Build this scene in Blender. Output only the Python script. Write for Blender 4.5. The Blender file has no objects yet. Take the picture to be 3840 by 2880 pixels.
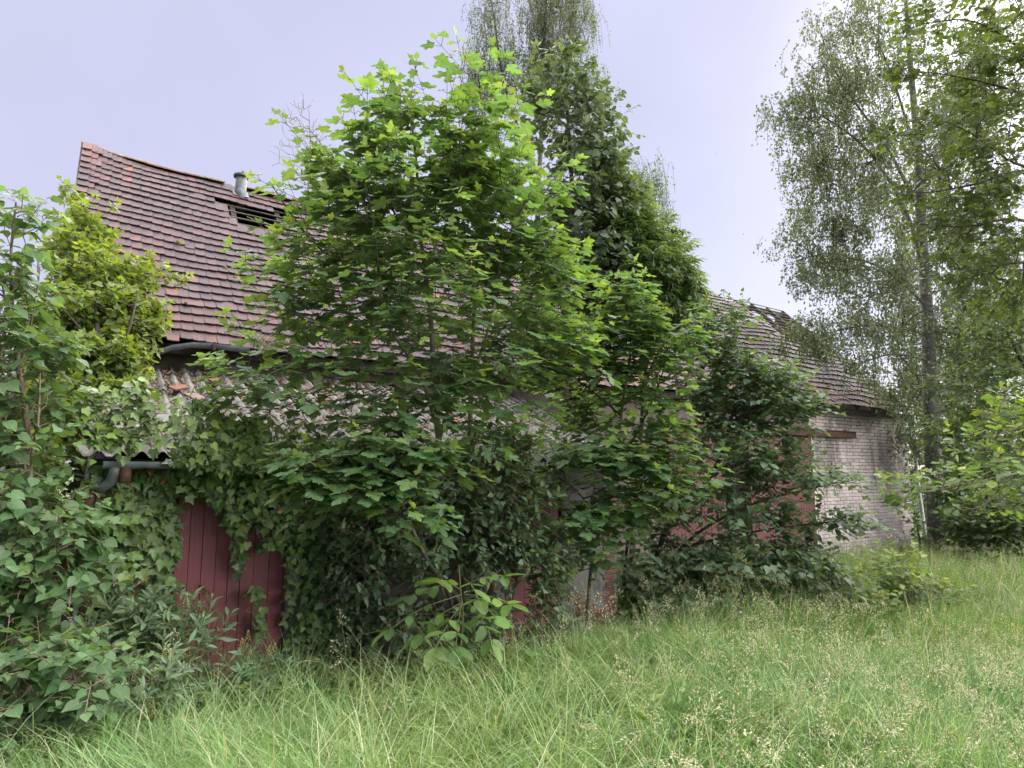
import bpy, math, random
import numpy as np
from math import radians, sin, cos, tan, pi, sqrt
from mathutils import Vector, Matrix

sc = bpy.context.scene
COL = sc.collection
RNG = np.random.default_rng(7)
random.seed(7)

# ------------------------------------------------------------------ camera
F_PX = 2450.0
YAW, PITCH = radians(33.6), radians(7.67)
CAM = np.array([0.0, 0.0, 2.1])
FWD = np.array([sin(YAW) * cos(PITCH), cos(YAW) * cos(PITCH), sin(PITCH)])
RIGHT = np.array([cos(YAW), -sin(YAW), 0.0])
UPV = np.cross(RIGHT, FWD)
cd = bpy.data.cameras.new('camera')
cd.sensor_width = 36.0
cd.lens = F_PX / 3840.0 * 36.0
cd.clip_start = 0.05
cd.clip_end = 3000.0
cam = bpy.data.objects.new('camera', cd)
COL.objects.link(cam)
cam.location = CAM
cam.rotation_euler = (pi / 2 + PITCH, 0.0, -YAW)
sc.camera = cam

# ------------------------------------------------------------------ sky, sun, exposure
SUN = np.array([0.835, 0.250, 0.490]); SUN /= np.linalg.norm(SUN)
SUN_EL, SUN_AZ = math.asin(SUN[2]), math.atan2(SUN[0], SUN[1])
world = bpy.data.worlds.new('World')
sc.world = world
world.use_nodes = True
nt = world.node_tree
nt.nodes.clear()
N = nt.nodes.new
out = N('ShaderNodeOutputWorld')
sky = N('ShaderNodeTexSky'); sky.sky_type = 'NISHITA'; sky.sun_disc = False
sky.sun_elevation = SUN_EL; sky.sun_rotation = SUN_AZ
sky.air_density = 1.0; sky.dust_density = 0.4; sky.ozone_density = 1.5
bg1 = N('ShaderNodeBackground'); bg1.inputs['Strength'].default_value = 0.05
skg = N('ShaderNodeMixRGB'); skg.blend_type = 'MULTIPLY'; skg.inputs[0].default_value = 1.0; skg.inputs[2].default_value = (0.20, 0.185, 0.18, 1)
nt.links.new(sky.outputs[0], skg.inputs[1]); nt.links.new(skg.outputs[0], bg1.inputs[0])
tc = N('ShaderNodeTexCoord')
nrm = N('ShaderNodeVectorMath'); nrm.operation = 'NORMALIZE'
nt.links.new(tc.outputs['Generated'], nrm.inputs[0])
dot = N('ShaderNodeVectorMath'); dot.operation = 'DOT_PRODUCT'
nt.links.new(nrm.outputs[0], dot.inputs[0]); dot.inputs[1].default_value = tuple(SUN)
mx = N('ShaderNodeMath'); mx.operation = 'MAXIMUM'; mx.inputs[1].default_value = 0.0
nt.links.new(dot.outputs['Value'], mx.inputs[0])
def powmul(p, a):
    q = N('ShaderNodeMath'); q.operation = 'POWER'; q.inputs[1].default_value = p
    nt.links.new(mx.outputs[0], q.inputs[0])
    m = N('ShaderNodeMath'); m.operation = 'MULTIPLY'; m.inputs[1].default_value = a
    nt.links.new(q.outputs[0], m.inputs[0])
    return m
g1, g2 = powmul(120.0, 0.3), powmul(8.0, 0.012)
gs = N('ShaderNodeMath'); gs.operation = 'ADD'
nt.links.new(g1.outputs[0], gs.inputs[0]); nt.links.new(g2.outputs[0], gs.inputs[1])
cl = N('ShaderNodeTexNoise'); cl.inputs['Scale'].default_value = 2.2; cl.inputs['Detail'].default_value = 4.0
nt.links.new(nrm.outputs[0], cl.inputs['Vector'])
clr = N('ShaderNodeMapRange'); clr.inputs[1].default_value = 0.3; clr.inputs[2].default_value = 0.7
clr.inputs[3].default_value = 0.90; clr.inputs[4].default_value = 1.10
nt.links.new(cl.outputs[0], clr.inputs[0])
base = N('ShaderNodeMixRGB'); base.blend_type = 'MULTIPLY'; base.inputs[0].default_value = 1.0
base.inputs[1].default_value = (0.131, 0.129, 0.168, 1.0)
nt.links.new(clr.outputs[0], base.inputs[2])
addc = N('ShaderNodeMixRGB'); addc.blend_type = 'ADD'; addc.inputs[0].default_value = 1.0
nt.links.new(base.outputs[0], addc.inputs[1]); nt.links.new(gs.outputs[0], addc.inputs[2])
bg2 = N('ShaderNodeBackground'); bg2.inputs['Strength'].default_value = 1.0
nt.links.new(addc.outputs[0], bg2.inputs[0])
asum = N('ShaderNodeAddShader')
nt.links.new(bg1.outputs[0], asum.inputs[0]); nt.links.new(bg2.outputs[0], asum.inputs[1])
nt.links.new(asum.outputs[0], out.inputs['Surface'])

sl = bpy.data.lights.new('sun', 'SUN')
sl.energy = 5.0; sl.angle = radians(165.0); sl.color = (1.0, 0.965, 0.90)
so = bpy.data.objects.new('sun', sl); COL.objects.link(so)
so.rotation_euler = Vector(SUN).to_track_quat('Z', 'Y').to_euler()
so.location = (20, 5, 30)

sc.view_settings.view_transform = 'Standard'
sc.view_settings.look = 'None'
sc.view_settings.exposure = 2.15
sc.view_settings.gamma = 1.0
sc.view_settings.use_curve_mapping = False
sc.render.engine = 'CYCLES'
cy = sc.cycles
cy.max_bounces = 10; cy.diffuse_bounces = 5; cy.glossy_bounces = 2; cy.transmission_bounces = 8
cy.caustics_reflective = False; cy.caustics_refractive = False
cy.use_denoising = True
try:
    cy.denoiser = 'OPENIMAGEDENOISE'; cy.denoising_prefilter = 'ACCURATE'
except Exception:
    pass

# ------------------------------------------------------------------ helpers
def at(px, py, d):
    """point seen at photo pixel (px, py), d metres in front of the camera"""
    return CAM + d * (FWD + (px - 1920) / F_PX * RIGHT - (py - 1440) / F_PX * UPV)
def at_y(px, py, Y):
    r = FWD + (px - 1920) / F_PX * RIGHT - (py - 1440) / F_PX * UPV
    return CAM + r * (Y / r[1])
def proj(P):
    v = np.atleast_2d(P) - CAM
    d = v @ FWD
    dd = np.maximum(d, 0.05)
    return np.stack([1920 + F_PX * (v @ RIGHT) / dd, 1440 - F_PX * (v @ UPV) / dd, d], 1)
def unit(v):
    v = np.asarray(v, float)
    return v / np.maximum(np.linalg.norm(v, axis=-1, keepdims=True), 1e-9)
def ground_z(x, y):
    r = np.hypot(x, y)
    z = 0.35 - 0.06 * np.minimum(r, 8.0) - 0.04 * np.clip(r - 8.0, 0, 14)
    z = z + 0.05 * np.sin(x * 0.9 + 1.0) * np.cos(y * 0.7) + 0.03 * np.sin(x * 2.3 + y * 1.7)
    return z
def in_poly(pts, poly):
    x, y = pts[:, 0], pts[:, 1]
    ins = np.zeros(len(x), bool)
    n = len(poly)
    for i in range(n):
        x1, y1 = poly[i]; x2, y2 = poly[(i + 1) % n]
        c = ((y1 > y) != (y2 > y)) & (x < (x2 - x1) * (y - y1) / (y2 - y1 + 1e-12) + x1)
        ins ^= c
    return ins

WM = {}
def link(o, parent=None, M=None, label=None, cat=None, group=None, kind=None):
    COL.objects.link(o)
    M = M if M is not None else Matrix.Identity(4)
    o.matrix_basis = M
    if parent is not None:
        o.parent = parent
        o.matrix_parent_inverse = WM[parent].inverted()
    WM[o] = M
    if label: o['label'] = label
    if cat: o['category'] = cat
    if group: o['group'] = group
    if kind: o['kind'] = kind
    return o
def thing(name, label, cat, loc, group=None):
    o = bpy.data.objects.new(name, None)
    o.empty_display_size = 0.2
    return link(o, None, Matrix.Translation(Vector([float(a) for a in loc])), label, cat, group)
def obj(name, mesh, parent=None, **kw):
    return link(bpy.data.objects.new(name, mesh), parent, **kw)

def mesh_np(name, V, Fc, mat, smooth=False, uv=None, attrs=None):
    """V (n,3), Fc (m,k) faces of equal size"""
    V = np.ascontiguousarray(V, np.float32); Fc = np.ascontiguousarray(Fc, np.int32)
    m = bpy.data.meshes.new(name)
    m.vertices.add(len(V)); m.vertices.foreach_set('co', V.ravel())
    k = Fc.shape[1]
    m.loops.add(Fc.size); m.loops.foreach_set('vertex_index', Fc.ravel())
    m.polygons.add(len(Fc)); m.polygons.foreach_set('loop_start', np.arange(0, Fc.size, k, dtype=np.int32))
    m.polygons.foreach_set('loop_total', np.full(len(Fc), k, np.int32))
    m.polygons.foreach_set('use_smooth', np.full(len(Fc), bool(smooth)))
    if uv is not None:
        l = m.uv_layers.new(name='UVMap')
        l.data.foreach_set('uv', np.ascontiguousarray(uv[Fc.ravel()], np.float32).ravel())
    if attrs:
        for a, v in attrs.items():
            at_ = m.attributes.new(a, 'FLOAT', 'POINT')
            at_.data.foreach_set('value', np.ascontiguousarray(v, np.float32))
    m.materials.append(mat)
    m.update(calc_edges=True)
    return m

class MB:
    """collects simple solids for one mesh"""
    def __init__(s): s.v, s.f = [], []
    def add(s, vs, fs):
        o = len(s.v); s.v += [tuple(float(c) for c in p) for p in vs]; s.f += [tuple(i + o for i in q) for q in fs]
        return s
    def box(s, c, size, R=None):
        hx, hy, hz = [q / 2 for q in size]
        P = [(-hx, -hy, -hz), (hx, -hy, -hz), (hx, hy, -hz), (-hx, hy, -hz), (-hx, -hy, hz), (hx, -hy, hz), (hx, hy, hz), (-hx, hy, hz)]
        if R is not None: P = [R @ Vector(p) for p in P]
        P = [(p[0] + c[0], p[1] + c[1], p[2] + c[2]) for p in P]
        return s.add(P, [(0, 3, 2, 1), (4, 5, 6, 7), (0, 1, 5, 4), (1, 2, 6, 5), (2, 3, 7, 6), (3, 0, 4, 7)])
    def box2(s, a, b):
        return s.box([(a[i] + b[i]) / 2 for i in range(3)], [b[i] - a[i] for i in range(3)])
    def tube(s, pts, r, n=10, cap=True):
        pts = [Vector([float(c) for c in p]) for p in pts]
        rs = r if isinstance(r, (list, tuple)) else [r] * len(pts)
        rings = []; prev = None
        for i, p in enumerate(pts):
            d = (pts[min(i + 1, len(pts) - 1)] - pts[max(i - 1, 0)]).normalized()
            a = prev if prev is not None else (Vector((0, 0, 1)) if abs(d.z) < 0.9 else Vector((1, 0, 0)))
            x = (a - d * a.dot(d)).normalized(); prev = x
            y = d.cross(x)
            rings.append([p + (x * cos(2 * pi * k / n) + y * sin(2 * pi * k / n)) * rs[i] for k in range(n)])
        vs = [q for R_ in rings for q in R_]; fs = []
        for i in range(len(rings) - 1):
            for k in range(n):
                k2 = (k + 1) % n
                fs.append((i * n + k, i * n + k2, (i + 1) * n + k2, (i + 1) * n + k))
        if cap:
            fs.append(tuple(range(n - 1, -1, -1))); fs.append(tuple((len(rings) - 1) * n + k for k in range(n)))
        return s.add(vs, fs)
    def mesh(s, name, mat, smooth=False):
        m = bpy.data.meshes.new(name); m.from_pydata(s.v, [], s.f)
        m.materials.append(mat)
        m.polygons.foreach_set('use_smooth', np.full(len(m.polygons), bool(smooth)))
        m.update(); return m
    def obj(s, name, mat, parent=None, smooth=False, **kw):
        return obj(name, s.mesh(name, mat, smooth), parent, **kw)

# ------------------------------------------------------------------ materials
def new_mat(name):
    m = bpy.data.materials.new(name); m.use_nodes = True
    t = m.node_tree; t.nodes.clear()
    o = t.nodes.new('ShaderNodeOutputMaterial')
    return m, t, o
def nd(t, typ, **kw):
    n = t.nodes.new(typ)
    for k, v in kw.items(): setattr(n, k, v)
    return n
def math_n(t, op, a, b=None, c=None, clamp=False):
    n = nd(t, 'ShaderNodeMath', operation=op); n.use_clamp = clamp
    for i, x in enumerate((a, b, c)):
        if x is None: continue
        if isinstance(x, (int, float)): n.inputs[i].default_value = x
        else: t.links.new(x, n.inputs[i])
    return n.outputs[0]
def mix_n(t, fac, a, b, mode='MIX'):
    n = nd(t, 'ShaderNodeMixRGB', blend_type=mode)
    for i, x in enumerate((fac, a, b)):
        if isinstance(x, (int, float)): n.inputs[i].default_value = x if i == 0 else (x, x, x, 1)
        elif isinstance(x, tuple): n.inputs[i].default_value = (*x[:3], 1.0)
        else: t.links.new(x, n.inputs[i])
    return n.outputs[0]
def noise_n(t, vec, scale, detail=4.0, rough=0.55):
    n = nd(t, 'ShaderNodeTexNoise'); n.inputs['Scale'].default_value = scale
    n.inputs['Detail'].default_value = detail; n.inputs['Roughness'].default_value = rough
    if vec is not None: t.links.new(vec, n.inputs['Vector'])
    return n.outputs[0]
def ramp_n(t, x, lo, hi, a=0.0, b=1.0):
    n = nd(t, 'ShaderNodeMapRange'); n.inputs[1].default_value = lo; n.inputs[2].default_value = hi
    n.inputs[3].default_value = a; n.inputs[4].default_value = b
    t.links.new(x, n.inputs[0]); return n.outputs[0]
def rand_n(t):
    oi = nd(t, 'ShaderNodeObjectInfo'); ge = nd(t, 'ShaderNodeNewGeometry')
    return math_n(t, 'FRACT', math_n(t, 'ADD', oi.outputs['Random'], ge.outputs['Random Per Island'])), ge
def pos_n(t, scale=(1, 1, 1)):
    ge = nd(t, 'ShaderNodeNewGeometry'); mp = nd(t, 'ShaderNodeMapping'); mp.inputs['Scale'].default_value = scale
    t.links.new(ge.outputs['Position'], mp.inputs['Vector']); return mp.outputs[0]
def principled(t, o, col, rough=0.8, spec=0.3, bump=None, bump_d=0.01, metal=0.0):
    p = nd(t, 'ShaderNodeBsdfPrincipled')
    if isinstance(col, tuple): p.inputs['Base Color'].default_value = (*col[:3], 1)
    else: t.links.new(col, p.inputs['Base Color'])
    if isinstance(rough, (int, float)): p.inputs['Roughness'].default_value = rough
    else: t.links.new(rough, p.inputs['Roughness'])
    p.inputs['Specular IOR Level'].default_value = spec
    p.inputs['Metallic'].default_value = metal
    if bump is not None:
        b = nd(t, 'ShaderNodeBump'); b.inputs['Strength'].default_value = 1.0; b.inputs['Distance'].default_value = bump_d
        t.links.new(bump, b.inputs['Height']); t.links.new(b.outputs[0], p.inputs['Normal'])
    if o is not None: t.links.new(p.outputs[0], o.inputs['Surface'])
    return p.outputs[0]

def leaf_mat(name, mature, young, trans=0.42, rough=0.45, spec=0.45, dead=(0.30, 0.15, 0.06), vary=0.35, glow=1.0):
    m, t, o = new_mat(name)
    r, ge = rand_n(t)
    r2 = math_n(t, 'FRACT', math_n(t, 'MULTIPLY', r, 17.31))
    at_ = nd(t, 'ShaderNodeAttribute', attribute_name='age')
    age = math_n(t, 'ADD', at_.outputs['Fac'], math_n(t, 'MULTIPLY', math_n(t, 'SUBTRACT', r2, 0.5), 0.3), clamp=True)
    col = mix_n(t, age, mature, young)
    deadf = math_n(t, 'LESS_THAN', at_.outputs['Fac'], -0.5)
    col = mix_n(t, deadf, col, dead)
    hsv = nd(t, 'ShaderNodeHueSaturation')
    t.links.new(ramp_n(t, r2, 0, 1, 0.485, 0.513), hsv.inputs['Hue'])
    t.links.new(ramp_n(t, r, 0, 1, 1 - vary, 1 + vary), hsv.inputs['Value'])
    t.links.new(col, hsv.inputs['Color'])
    col = hsv.outputs[0]
    uv = nd(t, 'ShaderNodeUVMap', uv_map='UVMap'); sp = nd(t, 'ShaderNodeSeparateXYZ'); t.links.new(uv.outputs[0], sp.inputs[0])
    au = math_n(t, 'ABSOLUTE', sp.outputs[0])
    rib = ramp_n(t, au, 0.012, 0.04, 1.0, 0.0)
    sv = math_n(t, 'SINE', math_n(t, 'MULTIPLY', math_n(t, 'SUBTRACT', sp.outputs[1], math_n(t, 'MULTIPLY', au, 0.8)), 48.0))
    vein = ramp_n(t, sv, 0.80, 1.0, 0.0, 0.45)
    vf = math_n(t, 'MAXIMUM', rib, vein)
    col = mix_n(t, math_n(t, 'MULTIPLY', vf, 0.30), col, mix_n(t, 0.6, col, (0.34, 0.42, 0.16)))
    nz = noise_n(t, pos_n(t), 22.0, 3.0)
    col = mix_n(t, math_n(t, 'MULTIPLY', nz, 0.5), col, mix_n(t, 1.0, col, (0.62, 0.66, 0.6), 'MULTIPLY'))
    front = mix_n(t, ge.outputs['Backfacing'], col, mix_n(t, 0.25, col, (0.30, 0.36, 0.26)))
    bsdf = principled(t, None, front, rough, spec, bump=sv, bump_d=0.0006)
    tr = nd(t, 'ShaderNodeBsdfTranslucent')
    t.links.new(mix_n(t, 1.0, col, (1.65 * glow, 1.5 * glow, 0.65 * glow), 'MULTIPLY'), tr.inputs['Color'])
    ms = nd(t, 'ShaderNodeMixShader'); ms.inputs[0].default_value = trans
    t.links.new(bsdf, ms.inputs[1]); t.links.new(tr.outputs[0], ms.inputs[2])
    t.links.new(ms.outputs[0], o.inputs['Surface'])
    return m

def bark_mat(name, c1, c2, scale=14.0, stretch=0.25, green=0.0):
    m, t, o = new_mat(name)
    n1 = noise_n(t, pos_n(t, (1, 1, stretch)), scale, 5.0, 0.65)
    col = mix_n(t, ramp_n(t, n1, 0.35, 0.68), c1, c2)
    if green:
        n2 = noise_n(t, pos_n(t), 2.5, 3.0)
        col = mix_n(t, ramp_n(t, n2, 0.45, 0.7, 0, green), col, (0.10, 0.13, 0.05))
    principled(t, o, col, 0.85, 0.25, bump=n1, bump_d=0.012)
    return m

def simple_mat(name, c1, c2, scale=6.0, rough=0.8, spec=0.3, bump_d=0.004, metal=0.0, stretch=(1, 1, 1), c3=None, s3=1.2):
    m, t, o = new_mat(name)
    n1 = noise_n(t, pos_n(t, stretch), scale, 6.0, 0.62)
    col = mix_n(t, ramp_n(t, n1, 0.33, 0.68), c1, c2)
    if c3 is not None:
        n2 = noise_n(t, pos_n(t), s3, 4.0, 0.6)
        col = mix_n(t, ramp_n(t, n2, 0.5, 0.66), col, c3)
    principled(t, o, col, rough, spec, bump=n1, bump_d=bump_d, metal=metal)
    return m

M = {}
M['maple'] = leaf_mat('maple_leaf', (0.078, 0.160, 0.070), (0.180, 0.262, 0.052), 0.46)
M['linden'] = leaf_mat('linden_leaf', (0.075, 0.140, 0.075), (0.15, 0.23, 0.08), 0.36, 0.36, 0.6)
M['linden_pale'] = leaf_mat('pale_linden_leaf', (0.090, 0.175, 0.075), (0.17, 0.27, 0.085), 0.40)
M['ivy'] = leaf_mat('ivy_leaf', (0.062, 0.125, 0.045), (0.16, 0.25, 0.05), 0.25, 0.30, 0.55)
M['ivy_adult'] = leaf_mat('flowering_ivy_leaf', (0.15, 0.235, 0.04), (0.31, 0.35, 0.055), 0.40, 0.38, 0.5)
M['lilac'] = leaf_mat('lilac_leaf', (0.095, 0.160, 0.090), (0.15, 0.22, 0.10), 0.34, 0.5, 0.4)
M['walnut'] = leaf_mat('walnut_leaf', (0.11, 0.215, 0.065), (0.17, 0.28, 0.07), 0.42, 0.42, 0.5)
M['privet'] = leaf_mat('privet_leaf', (0.155, 0.245, 0.155), (0.23, 0.33, 0.15), 0.32, 0.42, 0.5)
M['oak'] = leaf_mat('oak_leaf', (0.085, 0.160, 0.050), (0.24, 0.31, 0.045), 0.42)
M['hornbeam'] = leaf_mat('hornbeam_leaf', (0.050, 0.085, 0.028), (0.13, 0.19, 0.03), 0.42)
M['ash'] = leaf_mat('feathery_leaf', (0.072, 0.135, 0.055), (0.125, 0.205, 0.060), 0.40)
M['dark_tree'] = leaf_mat('dark_round_leaf', (0.070, 0.112, 0.068), (0.12, 0.165, 0.08), 0.34, 0.5, 0.4)
M['birch'] = leaf_mat('birch_leaf', (0.088, 0.125, 0.088), (0.13, 0.175, 0.105), 0.42, 0.5, 0.4, glow=.9)
M['thicket'] = leaf_mat('thicket_leaf', (0.045, 0.085, 0.030), (0.13, 0.21, 0.035), 0.42)
M['bramble'] = leaf_mat('bramble_leaf', (0.115, 0.190, 0.055), (0.23, 0.29, 0.07), 0.38)
M['litter'] = simple_mat('leaf_litter', (0.13, 0.085, 0.05), (0.30, 0.22, 0.16), 30, bump_d=0.0)
M['bark_grey'] = bark_mat('maple_bark', (0.16, 0.14, 0.11), (0.30, 0.28, 0.23), 18, 0.5, 0.5)
M['bark_dark'] = bark_mat('dark_bark', (0.045, 0.038, 0.032), (0.10, 0.085, 0.07), 20, 0.4)
M['bark_brown'] = bark_mat('brown_twig_bark', (0.13, 0.095, 0.065), (0.24, 0.19, 0.14), 24, 0.5)
M['bark_birch'] = bark_mat('birch_bark', (0.075, 0.07, 0.066), (0.33, 0.315, 0.30), 7, 3.0)
M['bark_dead'] = bark_mat('bare_twig_bark', (0.20, 0.17, 0.15), (0.34, 0.31, 0.28), 10)
M['stem_green'] = simple_mat('green_stem', (0.12, 0.17, 0.05), (0.20, 0.16, 0.08), 12, 0.7, bump_d=0.0)

# roof tiles
def tile_mat():
    m, t, o = new_mat('clay_tile')
    r, ge = rand_n(t)
    r2 = math_n(t, 'FRACT', math_n(t, 'MULTIPLY', r, 13.7))
    big = noise_n(t, pos_n(t), 0.55, 4.0, 0.6)
    sp = nd(t, 'ShaderNodeSeparateXYZ'); t.links.new(ge.outputs['Position'], sp.inputs[0])
    left = ramp_n(t, sp.outputs[0], -0.4, 1.2, 0.35, 0.0)
    low = ramp_n(t, sp.outputs[2], 4.1, 4.9, 0.45, 0.0)
    top = ramp_n(t, sp.outputs[2], 7.4, 8.3, 0.0, 0.28)
    red = math_n(t, 'ADD', math_n(t, 'ADD', left, low), math_n(t, 'ADD', top, math_n(t, 'MULTIPLY', math_n(t, 'SUBTRACT', big, 0.5), 1.4)))
    red = math_n(t, 'ADD', red, math_n(t, 'MULTIPLY', math_n(t, 'SUBTRACT', r, 0.45), 0.75), clamp=True)
    dark = mix_n(t, r2, (0.040, 0.025, 0.034), (0.074, 0.046, 0.055))
    redc = mix_n(t, r2, (0.096, 0.040, 0.039), (0.145, 0.062, 0.055))
    col = mix_n(t, red, dark, redc)
    streak = noise_n(t, pos_n(t, (22, 2.2, 2.2)), 1.6, 4.0, 0.7)
    col = mix_n(t, ramp_n(t, streak, 0.4, 0.75, 0, 0.55), col, (0.055, 0.040, 0.042))
    run = noise_n(t, pos_n(t, (2.6, .55, .55)), 1.3, 5.0, 0.6)
    col = mix_n(t, ramp_n(t, run, 0.48, 0.66, 0, 0.65), col, (0.030, 0.022, 0.026))
    lich = noise_n(t, pos_n(t), 26.0, 3.0, 0.7)
    col = mix_n(t, ramp_n(t, lich, 0.64, 0.74, 0, 0.55), col, (0.17, 0.15, 0.15))
    bl = ramp_n(t, math_n(t, 'FRACT', math_n(t, 'MULTIPLY', r, 41.3)), 0.95, 0.99)
    col = mix_n(t, math_n(t, 'MULTIPLY', bl, 0.6), col, (0.20, 0.065, 0.045))
    principled(t, o, col, 0.72, 0.35, bump=lich, bump_d=0.002)
    return m
M['tile'] = tile_mat()
M['ridge_tile'] = simple_mat('ridge_tile_clay', (0.07, 0.05, 0.045), (0.20, 0.088, 0.066), 9, 0.8, c3=(0.14, 0.13, 0.10), s3=3)
M['old_wood'] = simple_mat('weathered_wood', (0.055, 0.048, 0.038), (0.12, 0.11, 0.09), 8, 0.9, stretch=(0.3, 3, 3))
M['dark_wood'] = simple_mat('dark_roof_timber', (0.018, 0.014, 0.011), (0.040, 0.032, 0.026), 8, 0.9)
M['zinc'] = simple_mat('zinc_sheet', (0.115, 0.135, 0.16), (0.19, 0.21, 0.24), 7, 0.6, 0.4, 0.001, 0.1, c3=(0.075, 0.072, 0.07), s3=4)
M['rust'] = simple_mat('rusty_iron', (0.050, 0.026, 0.024), (0.105, 0.055, 0.042), 16, 0.85)
M['fibre'] = simple_mat('fibre_cement', (0.105, 0.10, 0.093), (0.30, 0.29, 0.275), 22, 0.92, 0.15, 0.006, c3=(0.06, 0.052, 0.043), s3=3.2)
M['moss'] = simple_mat('moss', (0.07, 0.075, 0.02), (0.17, 0.15, 0.045), 30, 0.95, 0.1, 0.01)

def red_paint():
    m, t, o = new_mat('oxblood_door_paint')
    r, ge = rand_n(t)
    n1 = noise_n(t, pos_n(t, (9, 9, 0.6)), 3.0, 5.0, 0.65)
    col = mix_n(t, n1, (0.150, 0.042, 0.050), (0.215, 0.070, 0.074))
    col = mix_n(t, ramp_n(t, r, 0, 1, 0, 0.4), col, (0.185, 0.055, 0.068))
    n2 = noise_n(t, pos_n(t, (16, 16, 0.9)), 1.9, 6.0, 0.7)
    col = mix_n(t, ramp_n(t, n2, 0.625, 0.67, 0, 0.85), col, (0.26, 0.20, 0.175))
    n3 = noise_n(t, pos_n(t, (4, 4, 1)), 2.0, 4.0, 0.6)
    col = mix_n(t, ramp_n(t, n3, 0.52, 0.75, 0, 0.35), col, (0.09, 0.04, 0.042))
    principled(t, o, col, 0.62, 0.35, bump=n1, bump_d=0.003)
    return m
M['red_door'] = red_paint()
def gate_paint():
    m, t, o = new_mat('faded_red_gate_paint')
    r, ge = rand_n(t)
    n1 = noise_n(t, pos_n(t, (8, 8, 0.5)), 3.0, 5.0, 0.65)
    col = mix_n(t, n1, (0.090, 0.034, 0.037), (0.150, 0.062, 0.063))
    col = mix_n(t, ramp_n(t, r, 0, 1, 0, 0.5), col, (0.15, 0.054, 0.06))
    principled(t, o, col, 0.75, 0.25, bump=n1, bump_d=0.003)
    return m
M['gate'] = gate_paint()

def plaster(name, c1, c2, dirt, moss=0.0):
    m, t, o = new_mat(name)
    n1 = noise_n(t, pos_n(t), 3.2, 7.0, 0.65)
    col = mix_n(t, ramp_n(t, n1, 0.3, 0.7), c1, c2)
    n2 = noise_n(t, pos_n(t, (2.2, 2.2, 0.45)), 1.6, 5.0, 0.62)
    col = mix_n(t, ramp_n(t, n2, 0.48, 0.72, 0, 0.85), col, dirt)
    n3 = noise_n(t, pos_n(t), 40.0, 3.0)
    h = math_n(t, 'ADD', n1, math_n(t, 'MULTIPLY', n3, 0.15))
    principled(t, o, col, 0.9, 0.2, bump=h, bump_d=0.02)
    return m
M['plaster'] = plaster('grey_plaster', (0.13, 0.122, 0.118), (0.23, 0.215, 0.21), (0.075, 0.062, 0.055))
def white_brick(name, mortar=False):
    m, t, o = new_mat(name)
    r, ge = rand_n(t)
    sp = nd(t, 'ShaderNodeSeparateXYZ'); t.links.new(ge.outputs['Position'], sp.inputs[0])
    lo, hi = ((0.55, 0.485, 0.475), (0.68, 0.61, 0.60)) if not mortar else ((0.42, 0.365, 0.355), (0.54, 0.475, 0.465))
    col = mix_n(t, r, lo, hi)
    n1 = noise_n(t, pos_n(t), 5.0, 6.0, 0.65)
    col = mix_n(t, ramp_n(t, n1, 0.45, 0.72, 0, 0.5), col, (0.50, 0.38, 0.34))
    # two soot and damp stains with ragged outlines of their own
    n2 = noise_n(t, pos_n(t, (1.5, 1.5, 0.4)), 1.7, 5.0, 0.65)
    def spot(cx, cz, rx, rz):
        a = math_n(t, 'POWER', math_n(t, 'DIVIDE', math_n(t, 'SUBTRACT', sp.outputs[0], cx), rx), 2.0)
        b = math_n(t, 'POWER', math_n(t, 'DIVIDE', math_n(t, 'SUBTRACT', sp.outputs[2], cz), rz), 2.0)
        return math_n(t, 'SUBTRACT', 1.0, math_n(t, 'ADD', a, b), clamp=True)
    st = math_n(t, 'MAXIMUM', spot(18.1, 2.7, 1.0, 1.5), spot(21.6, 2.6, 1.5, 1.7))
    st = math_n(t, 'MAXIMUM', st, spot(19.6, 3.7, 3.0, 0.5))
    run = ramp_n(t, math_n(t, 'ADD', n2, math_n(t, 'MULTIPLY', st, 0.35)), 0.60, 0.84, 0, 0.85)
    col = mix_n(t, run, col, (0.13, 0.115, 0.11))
    gr = noise_n(t, pos_n(t, (1, 1, .6)), 2.4, 6.0, 0.7)
    col = mix_n(t, ramp_n(t, gr, .42, .68, 0, .6), col, (0.27, 0.235, 0.225))
    n3 = noise_n(t, pos_n(t), 45.0, 4.0, 0.7)
    principled(t, o, col, 0.92, 0.15, bump=math_n(t, 'ADD', n1, math_n(t, 'MULTIPLY', n3, 0.4)), bump_d=0.008)
    return m
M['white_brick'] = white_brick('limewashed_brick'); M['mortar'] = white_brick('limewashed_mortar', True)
M['red_brick'] = simple_mat('bare_red_brick', (0.12, 0.052, 0.040), (0.235, 0.105, 0.078), 12, 0.9, 0.15, 0.006, c3=(0.17, 0.155, 0.15), s3=5)

def grass_mat(name, a, b, straw, sf=0.10, trans=0.40):
    m, t, o = new_mat(name)
    r, ge = rand_n(t)
    big = noise_n(t, pos_n(t), 0.8, 4.0, 0.6)
    col = mix_n(t, math_n(t, 'MULTIPLY', r, ramp_n(t, noise_n(t, pos_n(t), 1.7, 3.0), .35, .65, .45, 1.15)), a, b)
    col = mix_n(t, ramp_n(t, big, 0.35, 0.65, 0, 0.35), col, mix_n(t, 0.5, b, straw))
    r2 = math_n(t, 'FRACT', math_n(t, 'MULTIPLY', r, 23.7))
    col = mix_n(t, math_n(t, 'GREATER_THAN', r2, 1 - sf), col, straw)
    p = principled(t, None, col, 0.42, 0.45)
    tr = nd(t, 'ShaderNodeBsdfTranslucent'); t.links.new(mix_n(t, 1.0, col, (1.3, 1.3, 0.8), 'MULTIPLY'), tr.inputs['Color'])
    ms = nd(t, 'ShaderNodeMixShader'); ms.inputs[0].default_value = trans
    t.links.new(p, ms.inputs[1]); t.links.new(tr.outputs[0], ms.inputs[2]); t.links.new(ms.outputs[0], o.inputs['Surface'])
    return m
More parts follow.
